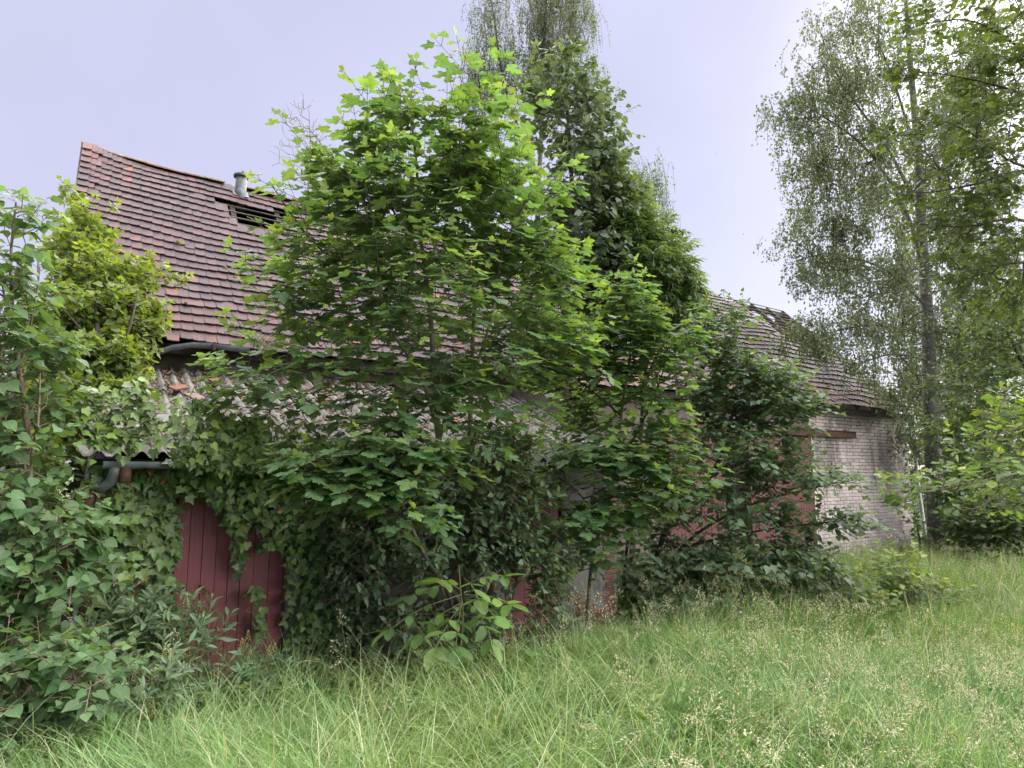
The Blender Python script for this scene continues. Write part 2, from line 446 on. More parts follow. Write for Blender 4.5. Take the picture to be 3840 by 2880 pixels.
M['grass'] = grass_mat('meadow_grass', (0.070, 0.165, 0.042), (0.20, 0.33, 0.115), (0.44, 0.40, 0.26), 0.08)
M['seed'] = grass_mat('grass_seed', (0.38, 0.41, 0.26), (0.66, 0.63, 0.50), (0.58, 0.48, 0.42), 0.25)
M['seed_white'] = grass_mat('pale_grass_seed', (0.55, 0.56, 0.42), (0.66, 0.62, 0.48), (0.60, 0.55, 0.42), 0.2)
M['seed_yellow'] = grass_mat('cocksfoot_seed', (0.50, 0.50, 0.24), (0.58, 0.56, 0.30), (0.55, 0.5, 0.3), 0.2)
M['soil'] = simple_mat('meadow_soil', (0.045, 0.060, 0.022), (0.085, 0.105, 0.04), 2.5, 0.95, 0.1, 0.02, c3=(0.07, 0.055, 0.035), s3=0.7)

# ------------------------------------------------------------------ ground
def build_ground():
    rs = np.concatenate([np.linspace(0.0, 30, 61), np.geomspace(32, 900, 24)])
    az = np.linspace(0, 2 * pi, 145)[:-1]
    R_, A_ = np.meshgrid(rs, az, indexing='ij')
    X, Y = R_ * np.sin(A_), R_ * np.cos(A_)
    V = np.stack([X, Y, ground_z(X, Y)], -1).reshape(-1, 3)
    n = len(az); i, j = np.meshgrid(np.arange(len(rs) - 1), np.arange(n), indexing='ij')
    a = i * n + j; b = i * n + (j + 1) % n
    Fq = np.stack([a, a + n, b + n, b], -1).reshape(-1, 4)
    obj('ground', mesh_np('ground', V, Fq, M['soil'], True), kind='structure')
build_ground()

# ------------------------------------------------------------------ barn
BX0, BX1 = 0.0, 22.6           # gable walls
WY = 10.7                      # face of the front wall
EY, EZ = 10.40, 4.02           # eave
RY, RZ = 14.70, 8.30           # ridge
SLOPE = sqrt((RY - EY) ** 2 + (RZ - EZ) ** 2)
SV = np.array([0.0, EY - RY, EZ - RZ]) / SLOPE        # down the slope
NV = np.array([0.0, -(RZ - EZ), RY - EY]); NV = -NV if NV[2] < 0 else NV; NV = NV / np.linalg.norm(NV)
def sag(x, s):
    e = 0.20 * np.exp(-np.clip(x + 0.3, 0, 99) / 0.9) * (1 - s / SLOPE)           # ridge kicks up at the gable
    return e - 0.05 * np.sin(x * 0.55 + 0.4) * np.sin(pi * s / SLOPE) - 0.06 * np.sin(x * 0.23) - 0.018 * np.sin(x * 2.1 + s * 1.3)
def roof_pt(x, s, h=0.0):
    x, s = np.asarray(x, float), np.asarray(s, float)
    p = np.array([0, RY, RZ]) + s[..., None] * SV + (sag(x, s) + h)[..., None] * NV
    p[..., 0] = x
    return p
def roof_z(y):
    return RZ - np.abs(np.asarray(y) - RY)

barn = thing('barn', 'long old barn with steep patchy red tiled roof and limewashed brick end wall', 'barn', (0, WY, 0))
# walls
wall = MB()
wall.box2((BX0, WY + 0.02, -1.2), (11.25, WY + 0.34, 3.86))
wall.box2((11.25, WY + 0.02, 2.95), (17.12, WY + 0.34, 3.86))
wall.box2((BX0 + 0.001, WY + 0.34, -1.2), (BX0 + 0.3, 18.7, 3.9))
wall.box2((BX1 - 0.3, WY + 0.345, -1.2), (BX1 - 0.001, 18.7, 3.9))
wall.box2((BX0, 18.7, -1.2), (BX1, 19.0, 3.9))
for x in (BX0 + 0.002, BX1 - 0.302):
    wall.add([(x, WY + 0.1, 3.9), (x, 19.0, 3.9), (x, RY, RZ - 0.15), (x + 0.3, WY + 0.1, 3.9), (x + 0.3, 19.0, 3.9), (x + 0.3, RY, RZ - 0.15)],
             [(0, 2, 1), (3, 4, 5), (0, 3, 5, 2), (1, 2, 5, 4), (0, 1, 4, 3)])
M['dark_plaster'] = plaster('dark_barn_plaster', (0.095, 0.080, 0.072), (0.17, 0.14, 0.125), (0.055, 0.045, 0.040))  # barn wall plaster, darker overall than the shed plaster
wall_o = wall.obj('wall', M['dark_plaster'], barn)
inside = MB(); inside.add([(17.60, EY + .35, 3.9), (17.60, 19.0, 3.7), (17.60, RY, RZ - .22), (17.66, EY + .35, 3.9), (17.66, 19.0, 3.7), (17.66, RY, RZ - .22)], [(0, 2, 1), (3, 4, 5), (0, 3, 5, 2), (1, 2, 5, 4), (0, 1, 4, 3)]); inside.box2((0.4, WY + 0.5, 3.55), (17.5, 18.6, 3.65)); inside.obj('loft_floor_and_light_screen', M['dark_wood'], barn)  # loft floor, plus an added unseen partition keeping daylight out of the loft

# limewashed brick wall right of the gate
bw = MB(); bw.box2((17.12, WY + 0.018, -1.2), (BX1 - 0.002, WY + 0.34, 3.86))
bw_o = bw.obj('brick_wall', M['mortar'], barn, label='limewashed brick wall section right of the red gate')
def brick_mesh(name, l, h, d, mat, seed):
    rg = random.Random(seed); b = MB(); c = 0.006
    j = lambda: rg.uniform(-0.004, 0.004)
    f = [(-l / 2 + c + j(), -d / 2, -h / 2 + c + j()), (l / 2 - c + j(), -d / 2 + j() * 0.5, -h / 2 + c + j()), (l / 2 - c + j(), -d / 2, h / 2 - c + j()), (-l / 2 + c + j(), -d / 2 + j() * 0.5, h / 2 - c + j())]
    k = [(-l / 2, d / 2, -h / 2), (l / 2, d / 2, -h / 2), (l / 2, d / 2, h / 2), (-l / 2, d / 2, h / 2)]
    m_ = [(p[0] + (-c if p[0] < 0 else c), -d / 2 + 0.008, p[2] + (-c if p[2] < 0 else c)) for p in f]
    b.add(f + m_ + k, [(0, 1, 2, 3), (0, 4, 5, 1), (1, 5, 6, 2), (2, 6, 7, 3), (3, 7, 4, 0), (4, 8, 9, 5), (5, 9, 10, 6), (6, 10, 11, 7), (7, 11, 8, 4)])
    return b.mesh(name, mat)
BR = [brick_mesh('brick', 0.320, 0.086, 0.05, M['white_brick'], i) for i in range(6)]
def lay_bricks():
    rows = []
    z = -0.9; k = 0
    rg = random.Random(3)
    while z < 3.82:
        x = 17.15 + (0.166 if k % 2 else 0.0)
        if k % 2:
            rows.append((17.20, z, 0.45, k))
        while x + 0.325 < BX1:
            rows.append((x + 0.16, z, 1.0, k)); x += 0.332
        if BX1 - x > 0.07: rows.append((x + (BX1 - x) / 2, z, (BX1 - x - 0.012) / 0.320, k))
        z += 0.101; k += 1
    rows = [(x, z, w, k, rg.uniform(-0.004, 0.006), rg.uniform(-0.006, 0.006)) for x, z, w, k in rows]
    # cracked courses beside the gate jut out further
    pts = np.array([(x, WY, z) for x, z, *_ in rows]); pr = proj(pts)
    sc_ = np.where((pts[:, 2] > 0.1), -pr[:, 2], -99) - np.abs(pr[:, 0] - 3180) / 400 + pts[:, 2] * 0.25
    order = np.argsort(-sc_)
    top = set(order[:300].tolist())
    V, Fq = [], []; off = 0
    for i, (x, z, w, k, dy, rz) in enumerate(rows):
        crack = (17.3 < x < 18.6 and 1.9 < z < 3.4)
        dy2 = dy + (rg.uniform(-0.008, 0.012) if crack else 0)
        if rg.random() < (0.03 if crack else 0.012): continue
        Mx = Matrix.Translation((x, WY + 0.012 - dy2, z + (rg.uniform(-0.004, 0.004) if crack else 0))) @ Matrix.Rotation(rz * (2.5 if crack else 1), 4, 'Y') @ Matrix.Diagonal((w, 1, 1, 1))
        me = BR[i % 6]
        if i in top:
            link(bpy.data.objects.new('brick', me), bw_o, Mx)
        else:
            A = np.array([tuple(Mx @ v.co) for v in me.vertices])
            V.append(A); Fq.append(np.array([tuple(p.vertices) for p in me.polygons]) + off); off += len(A)
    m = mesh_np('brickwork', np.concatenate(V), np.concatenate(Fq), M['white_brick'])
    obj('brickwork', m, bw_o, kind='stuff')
lay_bricks()

# cornice under the eaves, gate rail, vent hole
c = MB()
c.box2((17.13, WY - 0.05, 3.70), (BX1 + 0.02, WY + 0.017, 3.78)); c.box2((17.13, WY - 0.10, 3.783), (BX1 + 0.04, WY + 0.017, 3.865))
c.obj('cornice', M['mortar'], barn)
e = MB(); e.box2((-0.28, EY + 0.07, 3.80), (BX1 + 0.1, EY + 0.10, 3.95)); e.obj('eaves_board', M['dark_wood'], barn)
r_ = MB(); r_.box2((11.1, WY - 0.13, 3.12), (19.35, WY - 0.07, 3.27)); r_.box2((11.1, WY - 0.16, 3.27), (19.35, WY - 0.03, 3.29)); r_.box2((11.1, WY - 0.16, 3.095), (19.35, WY - 0.10, 3.118))
for x in (12.2, 14.4, 16.6, 18.9): r_.box2((x, WY - 0.07, 3.1), (x + 0.08, WY + 0.015, 3.33))
r_.obj('gate_rail', M['rust'], barn, label='long rusty sliding rail above the red gate')
vh = MB(); vh.tube([(19.75, WY - 0.012, 3.52), (19.75, WY + 0.03, 3.52)], 0.11, 14); vh.obj('flue_hole', M['dark_wood'], barn)
# sliding gate leaves, plank by plank, with a dark gap between them
def gate(x0, x1, zb=-0.75, zt=3.06, y=WY - 0.055, lab=None):
    g = MB()
    for z in (0.0, 1.4, 2.75): g.box2((x0 + 0.02, y + 0.026, z), (x1 - 0.02, y + 0.06, z + 0.14))
    go = g.obj('gate', M['gate'], barn, label=lab)
    x = x0; rg = random.Random(int(x0 * 10))
    while x < x1 - 0.02:
        w = min(rg.uniform(0.105, 0.135), x1 - x)
        b = MB(); b.box2((x + 0.004, y + rg.uniform(-0.004, 0.004), zb + rg.uniform(-0.03, 0.03)), (x + w - 0.004, y + 0.025, zt)); b.obj('plank', M['gate'], go)
        x += w
gate(11.3, 13.38, lab='faded red boarded gate leaf half hidden by the linden bush')
gate(14.36, 17.14, lab='faded red boarded gate leaf beside the brick wall')

# roof structure
roof = MB()
yb = RY + (RZ - 3.9)
roof.add([(-0.3, RY + 0.06, RZ - 0.14), (17.9, RY + 0.06, RZ - 0.14), (17.9, yb, 3.76), (-0.3, yb, 3.76), (-0.3, RY + 0.06, RZ - 0.2), (17.9, RY + 0.06, RZ - 0.2), (17.9, yb, 3.7), (-0.3, yb, 3.7)],
         [(0, 1, 2, 3), (7, 6, 5, 4), (0, 4, 5, 1), (1, 5, 6, 2), (2, 6, 7, 3), (3, 7, 4, 0)])
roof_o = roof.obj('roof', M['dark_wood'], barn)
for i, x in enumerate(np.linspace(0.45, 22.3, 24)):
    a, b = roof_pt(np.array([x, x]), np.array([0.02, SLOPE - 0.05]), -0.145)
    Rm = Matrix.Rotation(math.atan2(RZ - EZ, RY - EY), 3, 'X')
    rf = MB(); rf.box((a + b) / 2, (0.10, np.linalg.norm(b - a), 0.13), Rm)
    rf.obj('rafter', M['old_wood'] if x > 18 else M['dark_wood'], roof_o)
    if x > 18.4:
        rf = MB(); q = np.array([x, RY, RZ - 0.13]); p2 = np.array([x, RY + 2.6, RZ - 2.73])
        rf.box((q + p2) / 2, (0.10, np.linalg.norm(p2 - q), 0.12), Matrix.Rotation(-pi / 4, 3, 'X')); rf.obj('rafter', M['old_wood'], roof_o)
EXPO = 0.253
NC = 24
for k in range(NC):
    s = 0.10 + k * EXPO
    xs = np.linspace(-0.28, 22.25, 12)
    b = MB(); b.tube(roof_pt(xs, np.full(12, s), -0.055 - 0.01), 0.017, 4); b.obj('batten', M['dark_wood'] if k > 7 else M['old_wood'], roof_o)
b = MB(); b.box2((-0.2, RY - 0.03, RZ - 0.30), (22.2, RY + 0.03, RZ - 0.13)); b.obj('ridge_board', M['old_wood'], roof_o)

# tiles
def tile_template(name, w, l, th, seed):
    rg = random.Random(seed)
    pts = [(-w / 2, 0.0), (w / 2, 0.0), (w / 2, l - 0.017)]
    for k in range(1, 4):
        a = k / 4; pts.append((w / 2 - w * a, l - 0.017 + 0.017 * sin(pi * a) + rg.uniform(-0.003, 0.003)))
    pts.append((-w / 2, l - 0.017))
    n = len(pts); bow = rg.uniform(0.0, 0.0012)
    v = [(x, y, th + bow * (1 - (2 * x / w) ** 2)) for x, y in pts] + [(x, y, 0.0) for x, y in pts]
    f = [tuple(range(n - 1, -1, -1))[::-1]] + [(i + n, (i + 1) % n + n, (i + 1) % n, i) for i in range(n)]
    return v, f
TW = 0.166
TT = [tile_template('tile', TW - 0.008, 0.36, 0.017, i) for i in range(5)]
def tile_me(v, f):
    m = bpy.data.meshes.new('tile'); m.from_pydata(v, [], f); m.materials.append(M['tile']); m.update(); return m
TM = [tile_me(v, f) for v, f in TT]
HOLES = [[(795, 750), (960, 786), (1092, 792), (1100, 832), (1046, 878), (900, 846), (852, 812), (846, 786)],
         [(336, 694), (364, 700), (364, 716), (336, 710)], [(362, 596), (392, 604), (392, 616), (362, 608)],
         [(732, 712), (764, 720), (764, 738), (732, 730)], [(662, 1068), (706, 1078), (706, 1094), (662, 1086)],
         [(518, 870), (546, 876), (546, 892), (518, 886)],
         [(2690, 1040), (3120, 1060), (3120, 1330), (2940, 1264), (2880, 1222), (2800, 1160), (2700, 1116)],
         [(3030, 1478), (3060, 1484), (3052, 1500), (3024, 1494)]]
def tiles():
    rg = np.random.default_rng(11)
    recs = []
    for k in range(NC):
        for layer in (0, 1):
            off = 0.5 * TW if layer == 0 else 0.0
            xs = np.arange(-0.33 + TW / 2 + off, 22.3, TW)
            n = len(xs); xs = xs + rg.normal(0, .003, n) + (.02 * np.sin(k * 2.4) + .014 * np.sin(xs * .8 + k)) * np.clip((xs + .3) * 3, 0, 1)
            st = 0.02 + (k + 1) * EXPO + (0.058 if layer else 0.006)  # tail position down the slope
            slip = np.where(rg.random(n) < 0.04, rg.uniform(0.02, 0.09, n), 0.0) if layer else np.zeros(n)
            tail = st + rg.normal(0, 0.005, n) + slip + 0.016 * np.sin(xs * 1.7 + k) + (.012 + .018 * (xs > 9)) * np.sin(xs * 2.9 + 1.7 * k)
            recs.append(np.stack([xs, tail, np.full(n, layer), np.full(n, k), rg.normal(0, 0.013, n), rg.normal(0, 0.0022, n), rg.integers(0, 5, n)], 1))
    R = np.concatenate(recs)
    Pc = roof_pt(R[:, 0], R[:, 1] - 0.10)
    pr = proj(Pc)
    keep = np.ones(len(R), bool)
    for h in HOLES: keep &= ~in_poly(pr[:, :2], h)
    keep &= ~((R[:, 2] == 1) & (rg.random(len(R)) < 0.006))
    keep &= ~((np.abs(pr[:, 0] - 902) < 22) & (np.abs(pr[:, 1] - 714) < 14))
    R, pr = R[keep], pr[keep]
    vis = (R[:, 2] == 1) & (pr[:, 0] > 285) & (pr[:, 0] < 1230)
    lim = 790 + (pr[:, 0] - 285) * 1.45     # below this line the ivy covers the roof
    vis &= ~((pr[:, 1] > lim) & (pr[:, 0] < 600))
    sc_ = np.where(vis, 1000 / pr[:, 2], 0)
    top = set(np.argsort(-sc_)[:300].tolist())
    V, Fs = {}, {}
    cnt = {}
    tri = []
    for i, (x, tail, layer, k, rot, tilt, var) in enumerate(R):
        v, f = TT[int(var)]
        p = roof_pt(np.array(x), np.array(tail - 0.36), -0.022)
        q = roof_pt(np.array(x), np.array(tail), 0.006 + (0.021 if layer else 0.0) + tilt)
        yv = unit(q - p); xv = np.array([1.0, 0, 0]); xv = unit(xv - yv * xv[1] * 0 - yv * (xv @ yv)); zv = np.cross(xv, yv)
        if zv[2] < 0: zv = -zv
        c, s = cos(rot), sin(rot)
        xr, yr = xv * c + yv * s, yv * c - xv * s
        Mx = Matrix(((xr[0], yr[0], zv[0], p[0]), (xr[1], yr[1], zv[1], p[1]), (xr[2], yr[2], zv[2], p[2]), (0, 0, 0, 1)))
        if i in top:
            link(bpy.data.objects.new('tile', TM[int(var)]), roof_o, Mx)
        else:
            A = np.array(v) @ np.array([xr, yr, zv]) + p
            tri.append(A)
    n = len(TT[0][0]); V = np.concatenate(tri); m = len(tri)
    me = bpy.data.meshes.new('tile_field')
    f0 = TT[0][1]
    idx = np.concatenate([np.array(q) for q in f0]); sizes = np.array([len(q) for q in f0])
    allidx = (idx[None, :] + (np.arange(m) * n)[:, None]).ravel().astype(np.int32)
    alls = np.tile(sizes, m).astype(np.int32)
    me.vertices.add(len(V)); me.vertices.foreach_set('co', V.astype(np.float32).ravel())
    me.loops.add(len(allidx)); me.loops.foreach_set('vertex_index', allidx)
    me.polygons.add(len(alls)); me.polygons.foreach_set('loop_start', np.concatenate([[0], np.cumsum(alls)[:-1]]).astype(np.int32)); me.polygons.foreach_set('loop_total', alls); me.polygons.foreach_set('use_smooth', np.zeros(len(alls), bool))
    me.materials.append(M['tile']); me.update(calc_edges=True)
    obj('tile_field', me, roof_o, kind='stuff')
tiles()
# ridge tiles
def ridge_tile_mesh(seed):
    rg = random.Random(seed); b = MB(); n = 9; L = 0.40
    r1, r2 = 0.115, 0.098
    o_, i_ = [], []
    vs = []
    for (x, r) in ((0, r1), (L, r2)):
        for rr in (r, r - 0.016):
            for k in range(n):
                a = pi * (0.08 + 0.84 * k / (n - 1)); vs.append((x, -cos(a) * rr, sin(a) * rr * 0.9 + rg.uniform(-0.003, 0.003)))
    fs = []
    for k in range(n - 1):
        fs += [(k, 2 * n + k, 2 * n + k + 1, k + 1), (n + k, n + k + 1, 3 * n + k + 1, 3 * n + k), (k, k + 1, n + k + 1, n + k), (2 * n + k, 3 * n + k, 3 * n + k + 1, 2 * n + k + 1)]
    b.add(vs, fs); return b.mesh('ridge_tile', M['ridge_tile'])
RTM = [ridge_tile_mesh(i) for i in range(4)]
x = -0.36
while x < 17.9:
    p = roof_pt(np.array(x), np.array(0.0), 0.0); p2 = roof_pt(np.array(x + 0.37), np.array(0.0), 0.0)
    sl_ = math.atan2(p2[2] - p[2], 0.37)
    if not (2.35 < x + 0.2 < 2.75):
        link(bpy.data.objects.new('ridge_tile', RTM[random.randrange(4)]), roof_o, Matrix.Translation((x, RY + random.uniform(-.012, .012), p[2] - 0.030 + random.uniform(-.008, .010))) @ Matrix.Rotation(-sl_ + random.uniform(-0.055, 0.005), 4, 'Y'))
    x += 0.37
# verge board at the left gable
vb = MB(); a, b2 = roof_pt(np.array([-0.34, -0.34]), np.array([0.0, SLOPE]), -0.05)
vb.box((a + b2) / 2, (0.03, SLOPE, 0.12), Matrix.Rotation(pi / 4, 3, 'X')); vb.obj('verge_board', M['old_wood'], barn)
# zinc vent pipe near the ridge
vp = at_y(902, 716, 14.45)
v = MB(); v.tube([vp + np.array([0, 0, -0.45]), vp + np.array([0, 0, 0.33])], 0.118, 20)
vent = v.obj('vent_pipe', M['zinc'], barn, True, label='grey zinc vent pipe with rolled cap beside the ridge')
v = MB(); v.tube([vp + np.array([0, 0, 0.30]), vp + np.array([0, 0, 0.325]), vp + np.array([0, 0, 0.355]), vp + np.array([0, 0, 0.37])], [0.148, 0.160, 0.160, 0.135], 20); v.obj('cap', M['zinc'], vent, True)
for k in range(3):
    v = MB(); a = 2 * pi * k / 3 + 0.5; v.box(vp + np.array([0.135 * cos(a), 0.135 * sin(a), 0.345]), (0.05, 0.05, 0.09)); v.obj('clip', M['zinc'], vent)
v = MB(); q = roof_pt(np.array(float(vp[0])), np.array(0.36), 0.045); v.box(q, (0.32, 0.26, 0.012), Matrix.Rotation(pi / 4, 3, 'X')); v.obj('flashing', M['zinc'], vent)
# broken gutter hanging under the eave above the shed
def gutter_mesh(pts, r, mat, name='gutter', th=0.006):
    b = MB(); n = 9; pts = [np.array(p, float) for p in pts]; vs = []
    for i, p in enumerate(pts):
        for rr in (r, r - th):
            for k in range(n):
                a = pi + pi * k / (n - 1); vs.append((p[0], p[1] + cos(a) * rr, p[2] + sin(a) * rr))
    fs = []; m = 2 * n
    for i in range(len(pts) - 1):
        for k in range(n - 1):
            fs += [(i * m + k, i * m + k + 1, (i + 1) * m + k + 1, (i + 1) * m + k), (i * m + n + k, (i + 1) * m + n + k, (i + 1) * m + n + k + 1, i * m + n + k + 1)]
        fs += [(i * m, (i + 1) * m, (i + 1) * m + n, i * m + n), (i * m + n - 1, i * m + 2 * n - 1, (i + 1) * m + 2 * n - 1, (i + 1) * m + n - 1)]
    for i in (0, len(pts) - 1):
        for k in range(n - 1): fs.append((i * m + k, i * m + n + k, i * m + n + k + 1, i * m + k + 1))
    b.add(vs, fs); return b.mesh(name, mat, False)
ga = [at_y(600, 1312, 10.28), at_y(640, 1297, 10.28), at_y(720, 1286, 10.28), at_y(800, 1290, 10.28), at_y(935, 1306, 10.28)]
obj('gutter', gutter_mesh(ga, 0.075, M['zinc']), barn, label='bent grey gutter length hanging under the tiles')
gr = MB(); p = at_y(800, 1292, 10.28); gr.box(p + np.array([0, -0.02, -0.04]), (0.035, 0.16, 0.12)); gr.obj('gutter_bracket', M['rust'], barn)
# downpipe at the right corner
dp = MB(); dp.tube([at_y(3424, 1600, 10.52), at_y(3427, 1680, 10.50), at_y(3446, 1850, 10.46), at_y(3470, 2010, 10.42), at_y(3476, 2080, 10.42)], 0.062, 12)
M['zinc_pale'] = simple_mat('pale_zinc_pipe', (0.30, 0.31, 0.33), (0.46, 0.47, 0.49), 7, 0.55, 0.4, 0.001, 0.2)
dpo = dp.obj('downpipe', M['zinc_pale'], barn, True, label='leaning grey zinc downpipe at the far brick corner')
for yy in (1690, 1840):
    b = MB(); p = at_y(3430 + (yy - 1690) * 0.11, yy, 10.50); b.tube([p + np.array([0, 0, -0.02]), p + np.array([0, 0, 0.02])], 0.07, 12); b.obj('clamp', M['rust'], dpo)

# ------------------------------------------------------------------ lean-to shed
SX0, SX1, SY = 0.12, 6.86, 7.5
shed = thing('shed', 'low lean-to shed with mossy corrugated roof and oxblood plank doors', 'shed', (SX0, SY, 0))
D1 = (0.91, 1.99, 1.92); D2 = (4.90, 5.80, 1.74)
w = MB()
w.box2((SX0, SY, -0.9), (D1[0] - 0.03, SY + 0.26, 2.16)); w.box2((D1[0] - 0.03, SY, D1[2] + 0.03), (D1[1] + 0.03, SY + 0.26, 2.16))
w.box2((D1[1] + 0.03, SY, -0.9), (D2[0] - 0.03, SY + 0.26, 2.16)); w.box2((D2[0] - 0.03, SY, D2[2] + 0.03), (D2[1] + 0.03, SY + 0.26, 2.16))
w.box2((D2[1] + 0.03, SY, -0.9), (SX1, SY + 0.26, 2.16))
for x in (SX0, SX1 - 0.24):
    y0, y1 = SY + 0.262, WY + 0.01
    w.add([(x, y0, -0.9), (x + 0.239, y0, -0.9), (x + 0.239, y1, -0.9), (x, y1, -0.9), (x, y0, 2.22), (x + 0.239, y0, 2.22), (x + 0.239, y1, 3.55), (x, y1, 3.55)],
          [(0, 3, 2, 1), (4, 5, 6, 7), (0, 1, 5, 4), (1, 2, 6, 5), (2, 3, 7, 6), (3, 0, 4, 7)])
sw = w.obj('wall', M['plaster'], shed)
RB = [brick_mesh('brick', 0.236, 0.062, 0.06, M['red_brick'], 20 + i) for i in range(5)]
def red_bricks(cx, cz, n, spread, seed, face_y=SY):
    rg = random.Random(seed); done = set()
    for _ in range(n * 4):
        k = round(rg.gauss(0, spread[1]) / 0.0765); j = round((rg.gauss(0, spread[0])) / 0.248)
        if (k, j) in done or len(done) >= n: continue
        done.add((k, j))
        x = cx + j * 0.248 + (0.124 if k % 2 else 0); 
        if x + 0.125 > SX1 and x < SX1 + .4: x = SX1 - 0.115 if k % 2 else SX1 - 0.06
        if D1[0] - 0.15 < x < D1[1] + 0.15 or D2[0] - 0.15 < x < D2[1] + 0.15: continue
        sx = 1.0 if x < SX1 - 0.1 else 0.48
        link(bpy.data.objects.new('brick', RB[rg.randrange(5)]), sw, Matrix.Translation((x, face_y + 0.02 + rg.uniform(-0.004, 0.006), cz + k * 0.0765)) @ Matrix.Diagonal((sx, 1, 1, 1)))
red_bricks(6.7, 0.55, 38, (0.10, 0.55), 1); red_bricks(6.3, 0.02, 20, (0.35, 0.12), 2); red_bricks(3.55, -0.05, 16, (0.3, 0.12), 3)
red_bricks(2.75, -0.15, 8, (0.2, 0.08), 4); red_bricks(0.35, 0.35, 10, (0.12, 0.3), 5); red_bricks(4.4, 0.9, 8, (0.2, 0.3), 6)
# doors
def door(x0, x1, zt, zb, n, lab, seed, battens, y=SY + 0.035):
    rg = random.Random(seed)
    fr = MB(); fr.box2((x0 - 0.028, y + 0.03, zb), (x0 - 0.001, y + 0.16, zt + 0.028)); fr.box2((x1 + 0.001, y + 0.03, zb), (x1 + 0.028, y + 0.16, zt + 0.028)); fr.box2((x0 - 0.001, y + 0.03, zt + 0.003), (x1 + 0.001, y + 0.16, zt + 0.028))
    d = fr.obj('door', M['red_door'], shed, label=lab)
    ws = np.array([rg.uniform(0.85, 1.15) for _ in range(n)]); ws = ws / ws.sum() * (x1 - x0); x = x0
    for q in ws:
        b = MB(); dz = rg.uniform(-0.01, 0.01); yy = y + rg.uniform(-0.004, 0.004)
        b.add([(x + 0.003, yy, zb), (x + q - 0.003, yy, zb), (x + q - 0.003, yy, zt + dz), (x + 0.003, yy, zt + dz), (x + 0.003, yy + 0.026, zb), (x + q - 0.003, yy + 0.026, zb), (x + q - 0.003, yy + 0.026, zt + dz), (x + 0.003, yy + 0.026, zt + dz)],
              [(0, 1, 2, 3), (7, 6, 5, 4), (0, 4, 5, 1), (1, 5, 6, 2), (2, 6, 7, 3), (3, 7, 4, 0)])
        b.obj('plank', M['red_door'], d); x += q
    dk = MB(); dk.box2((x0, y + 0.034, zb), (x1, y + 0.05, zt)); dk.obj('back_board', M['dark_wood'], d)
    return d
d1 = door(D1[0], D1[1], D1[2], -0.55, 8, 'oxblood plank door with peeling paint and iron latch', 4, True)
y = SY + 0.02
h = MB(); h.tube([at_y(748, 2198, y - 0.01), at_y(752, 2196, y - 0.05), at_y(766, 2208, y - 0.06), at_y(780, 2220, y - 0.05), at_y(782, 2224, y - 0.01)], [0.009, 0.011, 0.012, 0.011, 0.009], 7); h.obj('handle', M['rust'], d1, True)
h = MB(); p = at_y(690, 2202, y - 0.003); h.tube([p, p + np.array([0, 0.02, 0])], 0.012, 8); h.obj('keyhole', M['dark_wood'], d1)
a, b2 = at_y(930, 2466, y - 0.001), at_y(1056, 2436, y - 0.001)
h = MB(); h.box((a + b2) / 2, (np.linalg.norm(b2 - a), 0.012, 0.045), Matrix.Rotation(-math.atan2(b2[2] - a[2], b2[0] - a[0]), 3, 'Y')); h.obj('hinge_strap', M['rust'], d1)
h = MB(); h.box(at_y(978, 2482, y - 0.001), (0.03, 0.01, 0.12)); h.obj('hinge_strap', M['rust'], d1)
d2 = door(D2[0], D2[1], D2[2], -0.75, 6, 'dark red plank door hidden behind the lilac', 9, True)
h = MB(); h.box2((D2[0] + 0.03, SY + 0.018, 0.25), (D2[1] - 0.1, SY + 0.03, 0.30)); h.obj('hinge_strap', M['rust'], d2)
# corrugated roof sheets
def shed_roof_pt(x, u, h=0.0):
    """u 0 at gutter, 1 at barn wall"""
    y = 7.22 + u * 3.42; z = 2.235 + u * 1.36
    return x, y, z + h
def sheet(x0, x1, u0, u1, lift, seed):
    rg = random.Random(seed); per = 0.177; nx = int((x1 - x0) / per * 10) + 1
    V, Fq = [], []; nu = 5
    tw = rg.uniform(-0.012, 0.012)
    for layer in (0, 1):
        for i in range(nx):
            x = x0 + (x1 - x0) * i / (nx - 1); ph = (x % per) / per * 2 * pi
            hh = 0.036 * (max(cos(ph), -0.55) + 0.1)
            for j in range(nu):
                u = u0 + (u1 - u0) * j / (nu - 1)
                X, Y, Z = shed_roof_pt(x, u, hh + lift * (1 - j / (nu - 1)) + tw * (x - x0) * 0.6 - layer * 0.008 - 0.05 * sin(pi * u) * (0.6 + 0.4 * sin(x)))
                V.append((X, Y, Z))
    m = nx * nu
    q = lambda l, i, j: l * m + i * nu + j
    for i in range(nx - 1):
        for j in range(nu - 1):
            Fq += [(q(0, i, j), q(0, i + 1, j), q(0, i + 1, j + 1), q(0, i, j + 1)), (q(1, i, j), q(1, i, j + 1), q(1, i + 1, j + 1), q(1, i + 1, j))]
        Fq += [(q(0, i, 0), q(1, i, 0), q(1, i + 1, 0), q(0, i + 1, 0)), (q(0, i, nu - 1), q(0, i + 1, nu - 1), q(1, i + 1, nu - 1), q(1, i, nu - 1))]
    for j in range(nu - 1):
        Fq += [(q(0, 0, j), q(0, 0, j + 1), q(1, 0, j + 1), q(1, 0, j)), (q(0, nx - 1, j), q(1, nx - 1, j), q(1, nx - 1, j + 1), q(0, nx - 1, j + 1))]
    return mesh_np('corrugated_sheet', np.array(V), np.array(Fq), M['fibre'], False)
k = 0
for row, (u0, u1) in enumerate(((0.0, 0.36), (0.33, 0.70), (0.67, 1.0))):
    for i in range(8):
        x0 = SX0 - 0.12 + i * 0.885
        obj('corrugated_sheet', sheet(x0, x0 + 0.90, u0, u1, 0.026, 50 + k), shed); k += 1
